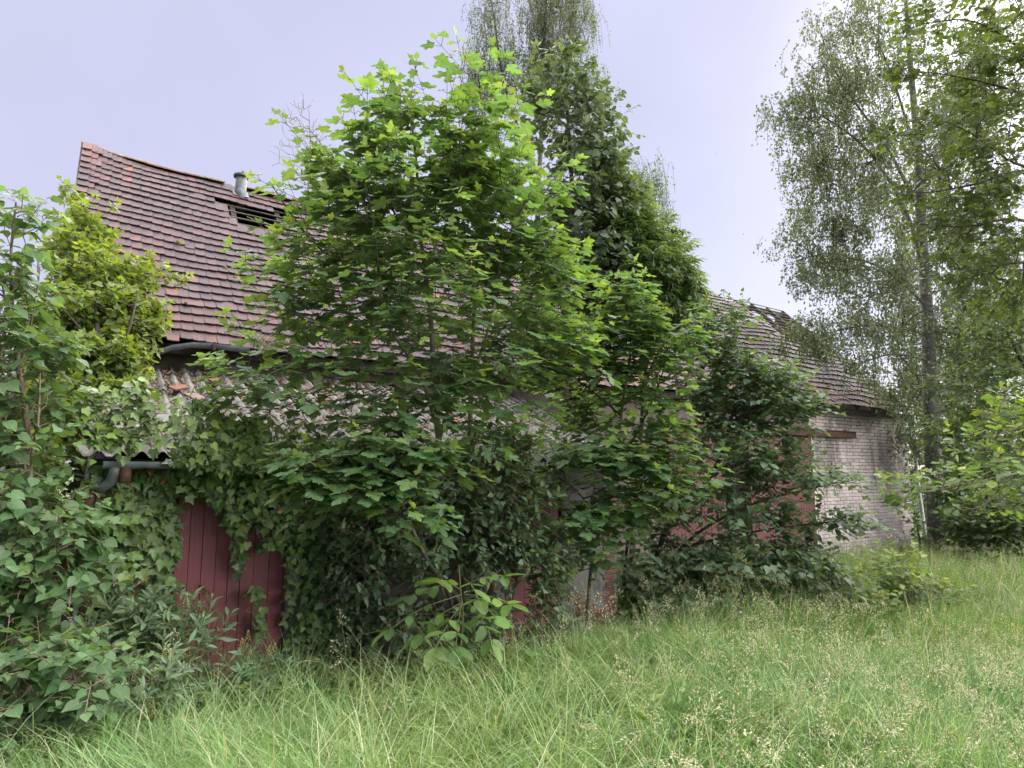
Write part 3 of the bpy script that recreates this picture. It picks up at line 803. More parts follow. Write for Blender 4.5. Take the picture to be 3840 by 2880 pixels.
gm = [np.array([x, 7.17, 2.20 - 0.008 * (x - 0.2)]) for x in (0.22, 1.2, 2.6, 4.2, 5.6, 6.9)]
obj('gutter', gutter_mesh(gm, 0.068, M['zinc'], th=0.005), shed)
dq = MB(); dq.tube([(0.40, 7.17, 2.16), (0.40, 7.17, 2.00)], 0.052, 12); spout = dq.obj('gutter_outlet', M['rust'], shed, True)
pts = [at_y(432, 1745, 7.17), at_y(428, 1776, 7.18), at_y(414, 1808, 7.22), at_y(388, 1826, 7.30), at_y(360, 1836, 7.36)]
dq = MB(); dq.tube(pts, 0.046, 12); dq.obj('downpipe', M['zinc'], shed, True, label='bent grey zinc elbow under the gutter end')
pts = [at_y(356, 1838, 7.37), at_y(330, 1880, 7.40), at_y(322, 2000, 7.41), at_y(318, 2200, 7.42), at_y(308, 2440, 7.42)]
dq = MB(); dq.tube(pts, [0.05, 0.055, 0.055, 0.055, 0.055], 12); dq.obj('downpipe', M['rust'], shed, True, label='rust brown lower downpipe among the ivy')
fb = MB(); fb.box2((SX0, 7.40, 2.165), (SX1, 7.43, 2.225)); fb.obj('fascia_board', M['dark_wood'], shed)
# loose tiles and a slate lying on the shed roof
def loose(px, py, u, rot, tilt, lab, mat, sx=1.0, sy=0.8, cat='roof tile'):
    me = bpy.data.meshes.new('loose_tile'); v_, f_ = TT[random.randrange(5)]
    me.from_pydata([((p[0] * sx), (p[1] - 0.18) * sy, p[2] * 1.2) for p in v_], [], f_); me.materials.append(mat); me.update()
    p = at_y(px, py, 7.22 + u * 3.42)
    X, Y, Z = shed_roof_pt(p[0], u, 0.055)
    Mx = Matrix.Translation((X, Y, Z)) @ Matrix.Rotation(math.atan2(1.36, 3.42) + tilt, 4, 'X') @ Matrix.Rotation(rot, 4, 'Z')
    link(bpy.data.objects.new('loose_tile', me), None, Mx, lab, cat, 'loose pieces lying on the shed roof')
lt = simple_mat('broken_tile_clay', (0.14, 0.062, 0.048), (0.22, 0.10, 0.08), 14, 0.85)
sl2 = simple_mat('grey_slate', (0.12, 0.11, 0.115), (0.19, 0.175, 0.175), 9, 0.7)
loose(810, 1385, 0.80, 0.35, 0.02, 'red roof tile lying loose high on the corrugated shed roof', lt, 1.05, 0.85)
loose(672, 1432, 0.66, -0.95, 0.05, 'short broken red tile wedged across two corrugated ridges', lt, 0.9, 0.62)
loose(735, 1490, 0.55, 0.45, 0.0, 'pinkish worn tile piece beside maple leaves on shed roof', simple_mat('worn_tile', (0.15, 0.095, 0.08), (0.22, 0.155, 0.135), 12), 1.0, 0.8)
loose(615, 1590, 0.28, 0.15, 0.0, 'grey slate piece lying flat low on the shed roof', sl2, 1.5, 0.85, 'slate')
loose(530, 1300, 0.93, 0.9, 0.30, 'tilted orange tile propped under the barn eave by ivy', lt, 1.2, 0.9)
loose(1690, 1570, 0.45, 0.7, 0.1, 'fallen red tile on shed roof beside the maple trunk', lt, 1.0, 0.8)
loose(1215, 1480, 0.62, 0.5, 0.05, 'half sunk red tile among leaf litter behind maple leaves', lt, 0.8, 0.6)

# ------------------------------------------------------------------ leaves
HALF = {  # right half of the blade outline, base to tip
 'maple': [(0, .02), (.10, -.05), (.22, -.07), (.37, .02), (.33, .10), (.36, .17), (.31, .24), (.44, .33), (.57, .56), (.45, .54), (.37, .57), (.22, .47), (.26, .66), (.19, .72), (.15, .86), (0, 1.02)],
 'ivy': [(0, .06), (.12, -.06), (.26, -.08), (.42, .06), (.40, .20), (.50, .44), (.33, .45), (.22, .62), (.13, .80), (0, 1.0)],
 'heart': [(0, .07), (.14, -.05), (.32, .0), (.45, .17), (.46, .36), (.36, .58), (.20, .78), (.08, .92), (0, 1.06)],
 'ovate': [(0, 0), (.17, .05), (.30, .20), (.33, .36), (.27, .56), (.15, .78), (.06, .92), (0, 1.04)],
 'lance': [(0, 0), (.08, .12), (.145, .32), (.145, .5), (.10, .75), (0, 1.0)],
 'narrow': [(0, 0), (.09, .2), (.10, .5), (0, 1.0)],
 'ellipse': [(0, 0), (.12, .06), (.22, .22), (.27, .45), (.25, .66), (.15, .87), (0, 1.0)],
 'oak': [(0, 0), (.07, .10), (.16, .18), (.11, .27), (.27, .40), (.17, .48), (.36, .62), (.24, .70), (.33, .82), (.20, .90), (.10, 1.0), (0, 1.0)],
 'round': [(0, .03), (.2, .0), (.38, .16), (.42, .38), (.33, .62), (.16, .84), (0, 1.0)],
 'simple': [(0, 0), (.30, .28), (.24, .6), (0, 1.0)],
 'diamond': [(0, 0), (.34, .36), (0, 1.0)],
}
FOLD = {'maple': .16, 'ivy': .22, 'heart': .2, 'ovate': .28, 'lance': .5, 'narrow': .4, 'ellipse': .22, 'oak': .2, 'round': .22, 'simple': .3, 'diamond': .3}
DROOP = {'maple': .22, 'ivy': .12, 'heart': .2, 'ovate': .22, 'lance': .15, 'narrow': .3, 'ellipse': .16, 'oak': .14, 'round': .2, 'simple': .2, 'diamond': .1}
LT = {}
def leaf_template(kind, var):
    if (kind, var) in LT: return LT[kind, var]
    rg = np.random.default_rng(hash((len(kind), var)) % 1000 + var * 7 + sum(map(ord, kind)))
    h = HALF[kind]
    r = [(x * (1 + rg.normal(0, .05)), y + rg.normal(0, .012) * (x > 0)) for x, y in h]
    l = [(-x * (1 + rg.normal(0, .07)), y + rg.normal(0, .015)) for x, y in h[1:-1]]
    if kind == 'diamond':
        P2 = [r[0], r[1], r[2], l[0]]; T = [(0, 1, 2), (0, 2, 3)]
    else:
        ring = r + l[::-1]; n = len(ring)
        c = (0.0, .30 if kind in ('maple', 'ivy') else .42)
        P2 = ring + [c]; T = [(n, i, (i + 1) % n) for i in range(n)]
    P2 = np.array(P2)
    fo = FOLD[kind] * rg.uniform(.5, 1.4); dr = DROOP[kind] * rg.uniform(.2, 1.6)
    x, y = P2[:, 0], P2[:, 1]
    z = fo * np.abs(x) - dr * y * y - 0.25 * fo * x * x * 4 + rg.normal(0, .015, len(x))
    if kind == 'maple': z = z + 0.10 * np.cos(np.arctan2(x, y - .2) * 5) * np.hypot(x, y - .2)
    V = np.stack([x, y, z], 1)
    LT[kind, var] = (V, np.array(T), P2.copy())
    return LT[kind, var]
LME = {}
def leaf_mesh(kind, var, agebin, mat):
    key = (kind, var, agebin, mat.name)
    if key not in LME:
        V, T, uv = leaf_template(kind, var)
        LME[key] = mesh_np('leaf', V, T, mat, True, uv, {'age': np.full(len(V), (-1.0, 0.05, 0.45, 0.9)[agebin])})
    return LME[key]

def make_leaves(parent, kind, mat, P, D, Nn, S, age, n_ind, name='leaf', mass='foliage', nvar=6, ind_key=None):
    """the n_ind leaves that show largest become objects of their own, the rest one part"""
    D = unit(D); Nn = Nn - (Nn * D).sum(1, keepdims=True) * D; Nn = unit(Nn); X = np.cross(D, Nn)
    n = len(P)
    if n == 0: return
    var = RNG.integers(0, nvar, n)
    top = np.zeros(n, bool)
    if n_ind:
        pr = proj(P)
        ok = (pr[:, 0] > -20) & (pr[:, 0] < 3860) & (pr[:, 1] > -20) & (pr[:, 1] < 2900) & (pr[:, 2] > 0.3)
        size = S / np.maximum(pr[:, 2], .3) * (0.35 + 0.65 * np.abs((Nn * unit(CAM - P)).sum(1)))
        # nearest in each small patch of the picture first
        score = np.where(ok, size, -1)
        cell = (pr[:, 0] // 45).astype(int) * 1000 + (pr[:, 1] // 45).astype(int)
        order = np.argsort(pr[:, 2]); seen = {}; rank = np.zeros(n)
        for i in order:
            c = cell[i]; rank[i] = seen.get(c, 0); seen[c] = rank[i] + 1
        score = np.where(score > 0, score / (1 + rank * 0.8), -1)
        idx = np.argsort(-score)[:n_ind]; idx = idx[score[idx] > 0]
        top[idx] = True
    abin = np.where(age < -.5, 0, np.where(age < .25, 1, np.where(age < .65, 2, 3)))
    for i in np.nonzero(top)[0]:
        s = S[i]; x, d, z, p = X[i] * s, D[i] * s, Nn[i] * s, P[i]
        Mx = Matrix(((x[0], d[0], z[0], p[0]), (x[1], d[1], z[1], p[1]), (x[2], d[2], z[2], p[2]), (0, 0, 0, 1)))
        link(bpy.data.objects.new(name, leaf_mesh(kind, int(var[i]), int(abin[i]), mat)), parent, Mx)
    Vs, Ts, Us, As = [], [], [], []; off = 0
    for v in range(nvar):
        sel = np.nonzero(~top & (var == v))[0]
        if len(sel) == 0: continue
        V, T, uv = leaf_template(kind, v); k = len(V)
        W = P[sel][:, None, :] + S[sel][:, None, None] * (V[None, :, 0:1] * X[sel][:, None, :] + V[None, :, 1:2] * D[sel][:, None, :] + V[None, :, 2:3] * Nn[sel][:, None, :])
        Vs.append(W.reshape(-1, 3)); Ts.append((T[None] + (np.arange(len(sel)) * k)[:, None, None] + off).reshape(-1, 3))
        Us.append(np.tile(uv, (len(sel), 1))); As.append(np.repeat(age[sel], k)); off += k * len(sel)
    if Vs:
        m = mesh_np(mass, np.concatenate(Vs), np.concatenate(Ts), mat, kind != 'diamond', np.concatenate(Us), {'age': np.concatenate(As)})
        obj(mass, m, parent, kind='stuff')

# ------------------------------------------------------------------ branches
def resample(pts, seg):
    P = np.array(pts, float)
    if len(P) > 2:
        Q = [P[0]]
        for i in range(len(P) - 1):
            p0, p1, p2, p3 = P[max(i - 1, 0)], P[i], P[i + 1], P[min(i + 2, len(P) - 1)]
            m = max(2, int(np.linalg.norm(p2 - p1) / seg) + 1)
            for t in np.linspace(0, 1, m + 1)[1:]:
                Q.append(.5 * (2 * p1 + (p2 - p0) * t + (2 * p0 - 5 * p1 + 4 * p2 - p3) * t * t + (3 * p1 - p0 - 3 * p2 + p3) * t ** 3))
        return np.array(Q)
    m = max(2, int(np.linalg.norm(P[1] - P[0]) / seg) + 1)
    return P[0] + (P[1] - P[0]) * np.linspace(0, 1, m + 1)[:, None]

class Skel:
    def __init__(s, cap=60000):
        s.pos = np.zeros((cap, 3)); s.par = np.full(cap, -1); s.dir = np.zeros((cap, 3)); s.plen = np.zeros(cap); s.n = 0; s.minr = np.zeros(cap)
    def add(s, p, par, minr=0.0):
        i = s.n; s.pos[i] = p; s.par[i] = par; s.minr[i] = minr
        if par >= 0:
            d = p - s.pos[par]; L = np.linalg.norm(d); s.dir[i] = d / max(L, 1e-9); s.plen[i] = s.plen[par] + L
        else: s.dir[i] = (0, 0, 1)
        s.n += 1; return i
    def trunk(s, pts, r0, r1, attach=False, seg=0.15):
        Q = resample(pts, seg); rs = np.linspace(r0, r1, len(Q)); par = -1
        if attach and s.n:
            par = int(np.argmin(np.linalg.norm(s.pos[:s.n] - Q[0], axis=1)))
        for p, r in zip(Q, rs): par = s.add(p, par, r)
    def reach(s, T, seg=0.14, upcurve=0.25, down=0.8, maxd=None):
        tips = []
        d0 = np.min(np.linalg.norm(T[:, None, :] - s.pos[None, :s.n:3], axis=2), axis=1)
        for t in T[np.argsort(d0)]:
            v = t - s.pos[:s.n]; d = np.linalg.norm(v, axis=1) + 1e-6
            c = d * (1 + down * np.clip(-v[:, 2] / d + .1, 0, 1.1)) * (1 + .5 * np.clip(-(v * s.dir[:s.n]).sum(1) / d, 0, 1)) + .08 * s.plen[:s.n]
            i = int(np.argmin(c)); p0 = s.pos[i].copy(); dist = d[i]
            c1 = p0 + dist * (.45 * s.dir[i] * .5 + .45 * v[i] / dist * .5) - np.array([0, 0, upcurve * dist * .12])
            m = max(1, int(dist / seg)); par = i
            for k in range(1, m + 1):
                u = k / m; q = (1 - u) ** 2 * p0 + 2 * u * (1 - u) * c1 + u * u * t
                if k < m: q = q + RNG.normal(0, .012, 3)
                par = s.add(q, par)
            tips.append(par)
        return np.array(tips, int)
    def radii(s, tip=.003, e=2.25, k=1.0):
        n = s.n; a = np.zeros(n); kids = np.zeros(n, int)
        for i in range(n):
            if s.par[i] >= 0: kids[s.par[i]] += 1
        a[kids == 0] = tip ** e
        for i in range(n - 1, 0, -1):
            if s.par[i] >= 0: a[s.par[i]] += a[i]
        r = a ** (1 / e); r = tip + (r - tip) * k
        return np.maximum(r, s.minr[:n])
def tubes(P0, P1, R0, R1, sides):
    d = unit(P1 - P0); ref = np.where(np.abs(d[:, 2:3]) > .9, np.array([[1., 0, 0]]), np.array([[0, 0, 1.]]))
    x = unit(np.cross(ref, d)); y = np.cross(d, x)
    a = np.arange(sides) * 2 * pi / sides
    ring = np.cos(a)[None, :, None] * x[:, None, :] + np.sin(a)[None, :, None] * y[:, None, :]
    ext = d * (R0 * .25)[:, None]
    A = (P0 - ext)[:, None] + ring * R0[:, None, None]; B = (P1 + ext)[:, None] + ring * R1[:, None, None]
    V = np.concatenate([A, B], 1).reshape(-1, 3)
    k = np.arange(sides); k2 = (k + 1) % sides
    q = np.stack([k, k2, k2 + sides, k + sides], 1)
    Fq = (q[None] + (np.arange(len(P0)) * 2 * sides)[:, None, None]).reshape(-1, 4)
    return V, Fq
def wood(parent, sk, r, extra, bark, thick=.018, twig_mat=None, tname='trunk'):
    """trunk part (thick wood) and branches part (thin wood and shoots)"""
    n = sk.n; e = np.nonzero(sk.par[:n] >= 0)[0]; p = sk.par[e]
    r0 = np.minimum(r[p], r[e] * 1.5); r1 = r[e]
    big = r1 >= thick
    if big.any():
        V, Fq = tubes(sk.pos[p[big]], sk.pos[e[big]], r0[big], r1[big], 9)
        obj(tname, mesh_np(tname, V, Fq, bark, True), parent)
    A, B = [sk.pos[p[~big]]], [sk.pos[e[~big]]]; RA, RB = [r0[~big]], [r1[~big]]
    if extra is not None:
        A.append(extra[0]); B.append(extra[1]); RA.append(extra[2]); RB.append(extra[3])
    A, B, RA, RB = map(np.concatenate, (A, B, RA, RB))
    if len(A):
        V, Fq = tubes(A, B, RA, RB, 4)
        obj('branches', mesh_np('branches', V, Fq, twig_mat or bark, True), parent, kind='stuff')

def blob(px, py, d, rx, ry, rd, w=1.0):
    return (at(px, py, d), rx * d / F_PX, ry * d / F_PX, rd, w)
def sample_blobs(blobs, n, shell=.5):
    w = np.array([b[4] * b[1] * b[2] for b in blobs]); w /= w.sum()
    fw = unit(np.array([FWD[0], FWD[1], 0]))
    out = []
    for b, k in zip(blobs, RNG.multinomial(n, w)):
        v = unit(RNG.normal(size=(k, 3))); r = RNG.random(k) ** (1 / 3); r = r * (1 - shell) + shell * (.55 + .45 * RNG.random(k)) * np.maximum(r, .6)
        v = v * r[:, None]
        out.append(b[0] + v[:, 0:1] * b[1] * RIGHT + v[:, 1:2] * b[2] * np.array([0, 0, 1.]) + v[:, 2:3] * b[3] * fw)
    return np.concatenate(out)
def clear_of_buildings(T, m=0.12):
    x, y, z = T.T
    shed_in = (x > SX0 - .2) & (x < SX1 + m) & (y > SY - .16) & (y < WY) & (z < 2.235 + np.clip((y - 7.22) / 3.42, 0, 1) * 1.36 + .25)
    barn_in = (x > -.4) & (x < BX1 + m) & (y > WY - .25) & (y < 19.3) & (z < np.minimum(roof_z(y), 9) + .3)
    eav = (x > -.4) & (x < BX1 + m) & (y > EY - .2) & (y < RY) & (z > 3.6) & (z < roof_z(y) + .25)
    g = z < ground_z(x, y) + .08
    return ~(shed_in | barn_in | eav | g)

def shoots(sk, tips, L, nn, kind='opp', up=.35, out_w=.3, fwdw=.6, centre=None, sag=.0, size=.17, petiole=.6, droop=.25, flat=1.0, jitter=.35, young=.6, lat_w=1.0, size_var=.32, zs=1.0):
    """leafy shoots at branch tips; returns leaf arrays and twig segments"""
    P0 = sk.pos[tips]; d = sk.dir[tips]; m = len(tips)
    c = centre if centre is not None else sk.pos[:sk.n].mean(0)
    o = P0 - c; o[:, 2] *= .5; o = unit(o)
    sd = unit(fwdw * d + out_w * o + np.array([0, 0, up]) + RNG.normal(0, .22, (m, 3)))
    Ls = L * RNG.uniform(.45, 1.45, m)
    vig = np.clip(RNG.normal(.45, .35, m), 0, 1)
    p1 = unit(np.cross(sd, np.array([0, 0, 1.])) + 1e-6); p2 = np.cross(p1, sd)
    phi0 = RNG.uniform(0, 2 * pi, m) if kind == 'opp' else RNG.normal(0, .25, m)
    P, D, Nn, S, A = [], [], [], [], []; segA, segB = [], []
    prev = P0
    def node(u): return P0 + sd * (Ls * u)[:, None] - np.array([0, 0, 1.]) * (sag * Ls * u * u)[:, None]
    for j in range(nn):
        u = (j + .35) / nn; q = node(u)
        segA.append(prev); segB.append(q); prev = q
        sides = (0, pi) if kind == 'opp' else ((0,) if j % 2 == 0 else (pi,))
        for sdv in sides:
            ph = phi0 + sdv + (pi / 2 * (j % 2) if kind == 'opp' else 0)
            lat = np.cos(ph)[:, None] * p1 + np.sin(ph)[:, None] * p2
            sz = size * (1 - .45 * u ** 3) * (.72 + .28 * min(1, j + .6)) * RNG.uniform(1 - size_var, 1 + size_var, m)
            ax = unit(lat_w * lat + (.25 + .7 * u) * sd + np.array([0, 0, .22]) + RNG.normal(0, .18, (m, 3)))
            ax[:, 2] *= (.35 + .65 * zs); ax = unit(ax)
            base = q + ax * (petiole * sz)[:, None]
            segA.append(q); segB.append(base)
            bd = ax.copy(); bd[:, 2] *= zs; bd[:, 2] -= droop * RNG.uniform(.2, 1.6, m); 
            nv = np.array([0, 0, flat]) + .25 * o + RNG.normal(0, jitter, (m, 3))
            P.append(base); D.append(bd); Nn.append(nv); S.append(sz)
            A.append(np.clip(young * vig * u ** 1.5 + RNG.normal(0, .05, m), 0, 1))
    q = node(1.0); segA.append(prev); segB.append(q)
    P.append(q); D.append(unit(sd + RNG.normal(0, .25, (m, 3)) - np.array([0, 0, .2]))); Nn.append(np.array([0, 0, 1.]) + RNG.normal(0, .4, (m, 3)) + .6 * o)
    S.append(size * .6 * RNG.uniform(.7, 1.2, m)); A.append(np.clip(young * (vig + .25), 0, 1))
    cat_ = lambda a: np.concatenate(a)
    A_, B_ = cat_(segA), cat_(segB)
    return cat_(P), cat_(D), cat_(Nn), cat_(S), cat_(A), (A_, B_, np.full(len(A_), .0032), np.full(len(A_), .0022))

def plant(name, label, cat, trunks, blobs, n_tips, leaf, mat, bark, size, shoot=None, n_ind=300, group=None, seg=.14, tip_r=.0035, rk=1.0, thick=.016, shell=.5, filt=True, down=.8, twig_mat=None, extra_blobs=None):
    base = np.array(trunks[0][0][0], float)
    t = thing(name, label, cat, base, group)
    sk = Skel()
    for i, (pts, r0, r1) in enumerate(trunks): sk.trunk(pts, r0, r1, attach=i > 0, seg=seg)
    T = sample_blobs(blobs, n_tips, shell)
    if filt: T = T[clear_of_buildings(T)]
    tips = sk.reach(T, seg, down=down)
    kw = dict(L=.35, nn=4, size=size); kw.update(shoot or {})
    P, D, Nn, S, A, tw = shoots(sk, tips, **kw)
    wood(t, sk, sk.radii(tip_r, k=rk), tw, bark, thick, twig_mat)
    make_leaves(t, leaf, mat, P, D, Nn, S, A, n_ind)
    return t, sk, tips
def gp(px, py, d):
    """ground point under photo column px at depth d"""
    p = at(px, py, d); p[2] = ground_z(p[0], p[1]) - .05
    return p

# ------------------------------------------------------------------ the big sycamore in front of the shed
b0 = gp(1655, 2440, 7.7)
A_tr = [
 ([b0, at(1648, 2050, 7.7), at(1650, 1750, 7.7), at(1628, 1400, 7.7), at(1612, 1150, 7.7), at(1580, 900, 7.7), at(1562, 620, 7.6), at(1535, 380, 7.6)], .062, .010),
 ([gp(1742, 2440, 7.9), at(1745, 2050, 7.9), at(1762, 1600, 7.9), at(1776, 1200, 7.9), at(1800, 850, 7.9), at(1812, 500, 7.9), at(1795, 300, 7.9)], .045, .008),
 ([at(1648, 1640, 7.7), at(1600, 1470, 7.5), at(1555, 1370, 7.3), at(1450, 1200, 7.1), at(1418, 1000, 7.0), at(1390, 780, 7.0), at(1325, 560, 6.9)], .030, .007),
 ([at(1648, 1640, 7.7), at(1700, 1500, 7.5), at(1775, 1400, 7.4), at(1845, 1180, 7.3), at(1885, 950, 7.2), at(1990, 720, 7.2)], .028, .007),
 ([at(1618, 1260, 7.7), at(1500, 1200, 7.6), at(1330, 1050, 7.6), at(1150, 880, 7.5), at(1010, 680, 7.5)], .026, .006),
 ([at(1590, 980, 7.7), at(1480, 800, 7.8), at(1400, 560, 7.9)], .022, .006),
 ([at(1780, 1150, 7.9), at(1950, 1000, 8.1), at(2060, 800, 8.2)], .022, .006),
 ([at(1640, 1500, 7.7), at(1450, 1440, 7.2), at(1260, 1420, 6.9), at(1080, 1380, 6.8)], .022, .006),
]
A_bl = [blob(1560, 620, 7.6, 240, 230, 1.2), blob(1790, 590, 7.8, 220, 260, 1.2), blob(1420, 760, 7.5, 170, 190, 1.0), blob(1520, 900, 7.5, 340, 260, 1.5, .9),
        blob(1850, 830, 7.8, 240, 260, 1.3), blob(1240, 1010, 7.4, 180, 150, .9), blob(1290, 1190, 7.2, 290, 150, 1.1, .9), blob(1650, 1180, 7.2, 400, 230, 1.4, .9),
        blob(1960, 1080, 7.8, 220, 220, 1.1), blob(1080, 1400, 6.9, 240, 100, .8, .9), blob(1520, 1420, 6.9, 400, 120, 1.0, .8), blob(1960, 1340, 7.4, 290, 130, 1.0, 1.0), blob(1750, 1500, 7.0, 300, 90, .8, .8), blob(1330, 1530, 6.7, 300, 60, .6, .9), blob(1850, 1590, 7.2, 240, 60, .6, .8), blob(1030, 1520, 6.7, 180, 50, .5, .8),
        blob(900, 985, 7.3, 60, 22, .3, .5), blob(1020, 1010, 7.3, 80, 40, .4, .6), blob(1000, 610, 7.4, 45, 22, .2, .25), blob(1250, 700, 7.4, 100, 140, .7, .7), blob(1330, 540, 7.5, 100, 110, .6, .6), blob(1130, 820, 7.4, 110, 60, .5, .6), blob(1500, 360, 7.5, 60, 50, .4, .4), blob(1790, 320, 7.8, 90, 70, .5, .5),
        blob(2080, 660, 7.8, 50, 110, .5, .6), blob(1050, 1150, 7.2, 90, 50, .5, .6), blob(900, 1290, 7.0, 70, 40, .3, .4)]
plant('sycamore_tree', 'tall young sycamore with bright green lobed leaves filling the middle of the shed front', 'tree', A_tr, A_bl, 740, 'maple', M['maple'], M['bark_grey'], .168,
      dict(L=.40, nn=3, kind='opp', up=.30, out_w=.5, petiole=.6, droop=.30, young=1.0, flat=2.2, jitter=.22, size_var=.42, zs=.2), 300, twig_mat=M['bark_dark'], rk=.8)
def maple_keys():
    t_ = bpy.data.objects['sycamore_tree']; P, D, Nn, S = [], [], [], []
    C = sample_blobs([blob(1560, 850, 7.0, 200, 180, .5), blob(1250, 930, 7.0, 150, 120, .4), blob(1600, 1000, 6.9, 250, 150, .4)], 34, .3)
    for c in C:
        for j in range(12):
            P.append(c + RNG.normal(0, .018, 3) - np.array([0, 0, .016 * j])); D.append(RNG.normal(0, .5, 3) + np.array([0, 0, -1.0])); Nn.append(RNG.normal(size=3)); S.append(RNG.uniform(.03, .05))
    make_leaves(t_, 'lance', M['bramble'], np.array(P), np.array(D), np.array(Nn), np.array(S), np.full(len(P), .6), 0, mass='hanging_keys')
maple_keys()
# sapling with pale sprays low in front of it
b1 = gp(1705, 2440, 7.6)
plant('sycamore_sapling', 'sycamore sapling with light green layered sprays in front of the tall trunk', 'tree',
      [([b1, at(1690, 2250, 7.4), at(1590, 2080, 6.9), at(1470, 1800, 6.2), at(1455, 1590, 6.2)], .013, .005), ([at(1495, 1980, 6.25), at(1380, 1860, 6.1), at(1200, 1800, 6.1)], .009, .004), ([at(1490, 1940, 6.25), at(1620, 1820, 6.2), at(1700, 1760, 6.2)], .009, .004)],
      [blob(1450, 1740, 6.15, 180, 110, .4), blob(1230, 1820, 6.1, 190, 60, .35), blob(1400, 1850, 6.1, 240, 60, .4), blob(1620, 1760, 6.2, 130, 50, .3), blob(1455, 1610, 6.2, 40, 40, .15, 1.4), blob(1500, 1960, 6.1, 150, 60, .3, .7), blob(1130, 1760, 6.1, 70, 40, .2)],
      150, 'maple', M['maple'], M['bark_dark'], .18, dict(L=.20, nn=2, kind='opp', up=.5, petiole=.7, droop=.35, young=.75, flat=2.2, jitter=.2, size_var=.4, zs=.2), 300, seg=.1, thick=.008)
# maple right of the second door
b2_ = gp(2200, 2430, 9.2)
plant('young_sycamore', 'yellow green young sycamore rising between the shed door and the linden bush', 'tree',
      [([b2_, at(2225, 2100, 9.1), at(2300, 1800, 9.0), at(2330, 1550, 8.9), at(2365, 1300, 8.8), at(2350, 1110, 8.7)], .034, .006), ([at(2310, 1760, 9), at(2420, 1560, 8.8), at(2490, 1380, 8.7), at(2500, 1270, 8.6)], .018, .005), ([at(2260, 1960, 9), at(2150, 1830, 8.4), at(2020, 1750, 8.1)], .014, .005), ([at(2230, 2080, 9), at(2100, 2000, 8.3), at(1980, 1850, 8.1)], .012, .005), ([at(2330, 1560, 8.9), at(2200, 1450, 8.7), at(2080, 1380, 8.6)], .015, .005)],
      [blob(2350, 1180, 8.7, 120, 120, .6), blob(2300, 1330, 8.7, 190, 120, .7), blob(2510, 1340, 8.6, 110, 140, .5), blob(2120, 1400, 8.6, 160, 80, .6), blob(2420, 1520, 8.8, 170, 90, .6, .7), blob(2230, 1740, 8.2, 260, 80, .6), blob(2080, 1850, 8.0, 150, 70, .4), blob(2350, 1850, 8.5, 190, 110, .6, .8), blob(2530, 1780, 8.6, 130, 120, .5, .7), blob(2160, 1960, 8.0, 150, 50, .4, .7), blob(2380, 1660, 8.5, 220, 80, .6, .8), blob(2200, 1560, 9.3, 150, 80, .4, .9), blob(2230, 2060, 8.2, 120, 60, .4, .6), blob(2300, 1950, 8.5, 150, 70, .5, .7)],
      430, 'maple', M['maple'], M['bark_grey'], .165, dict(L=.30, nn=3, kind='opp', up=.3, petiole=.6, droop=.3, young=.95, flat=2.2, jitter=.22, size_var=.4, zs=.2), 300, twig_mat=M['bark_dark'])

# ------------------------------------------------------------------ linden bush in front of the gate
b3 = gp(2400, 2380, 10.6)
plant('linden_bush', 'broad dark green linden bush with arching stems in front of the red gate', 'bush',
      [([b3, at(2440, 2150, 10.6), at(2520, 1950, 10.6), at(2680, 1760, 10.6), at(2760, 1500, 10.8), at(2800, 1330, 11)], .045, .008), ([b3 + np.array([.2, .1, 0]), at(2560, 2050, 10.4), at(2800, 1900, 10.3), at(3050, 1830, 10.2), at(3200, 1800, 10.2)], .035, .006),
       ([b3 + np.array([-.2, .2, 0]), at(2370, 1950, 10.8), at(2520, 1600, 11), at(2610, 1300, 11.2), at(2660, 1170, 11.2)], .032, .006), ([b3 + np.array([.3, -.1, 0]), at(2620, 2200, 10.2), at(2850, 2120, 10), at(3080, 2180, 9.9)], .026, .006), ([at(2560, 2050, 10.4), at(2850, 1990, 10.1), at(3180, 1950, 10)], .02, .005)],
      [blob(2690, 1260, 11.1, 110, 130, .8, .9), blob(2720, 1480, 10.9, 170, 160, 1.0), blob(2850, 1500, 10.8, 160, 150, .9), blob(2990, 1530, 10.6, 80, 70, .5, .9), blob(2760, 1700, 10.6, 260, 120, 1.2), blob(2950, 1800, 10.4, 200, 60, .8), blob(3130, 1800, 10.2, 110, 28, .4), blob(2700, 1900, 10.5, 260, 90, 1.2, .7), blob(3000, 1960, 10.2, 180, 45, .6),
       blob(3180, 1960, 10.0, 100, 28, .3), blob(2750, 2090, 10.3, 320, 90, 1.2), blob(2980, 2090, 10.1, 150, 60, .7), blob(2700, 2240, 10.0, 360, 90, 1.2), blob(3040, 2180, 9.9, 150, 60, .5), blob(2500, 2150, 10.3, 200, 140, .8, .8), blob(2450, 1900, 10.8, 120, 200, .6, .5), blob(2870, 2300, 9.8, 200, 50, .5, .8)],
      1650, 'heart', M['linden'], M['bark_dark'], .112, dict(L=.36, nn=6, kind='alt', up=.05, petiole=.35, droop=.45, young=.4, flat=1.5, jitter=.3, sag=.15, zs=.4, size_var=.4), 300)

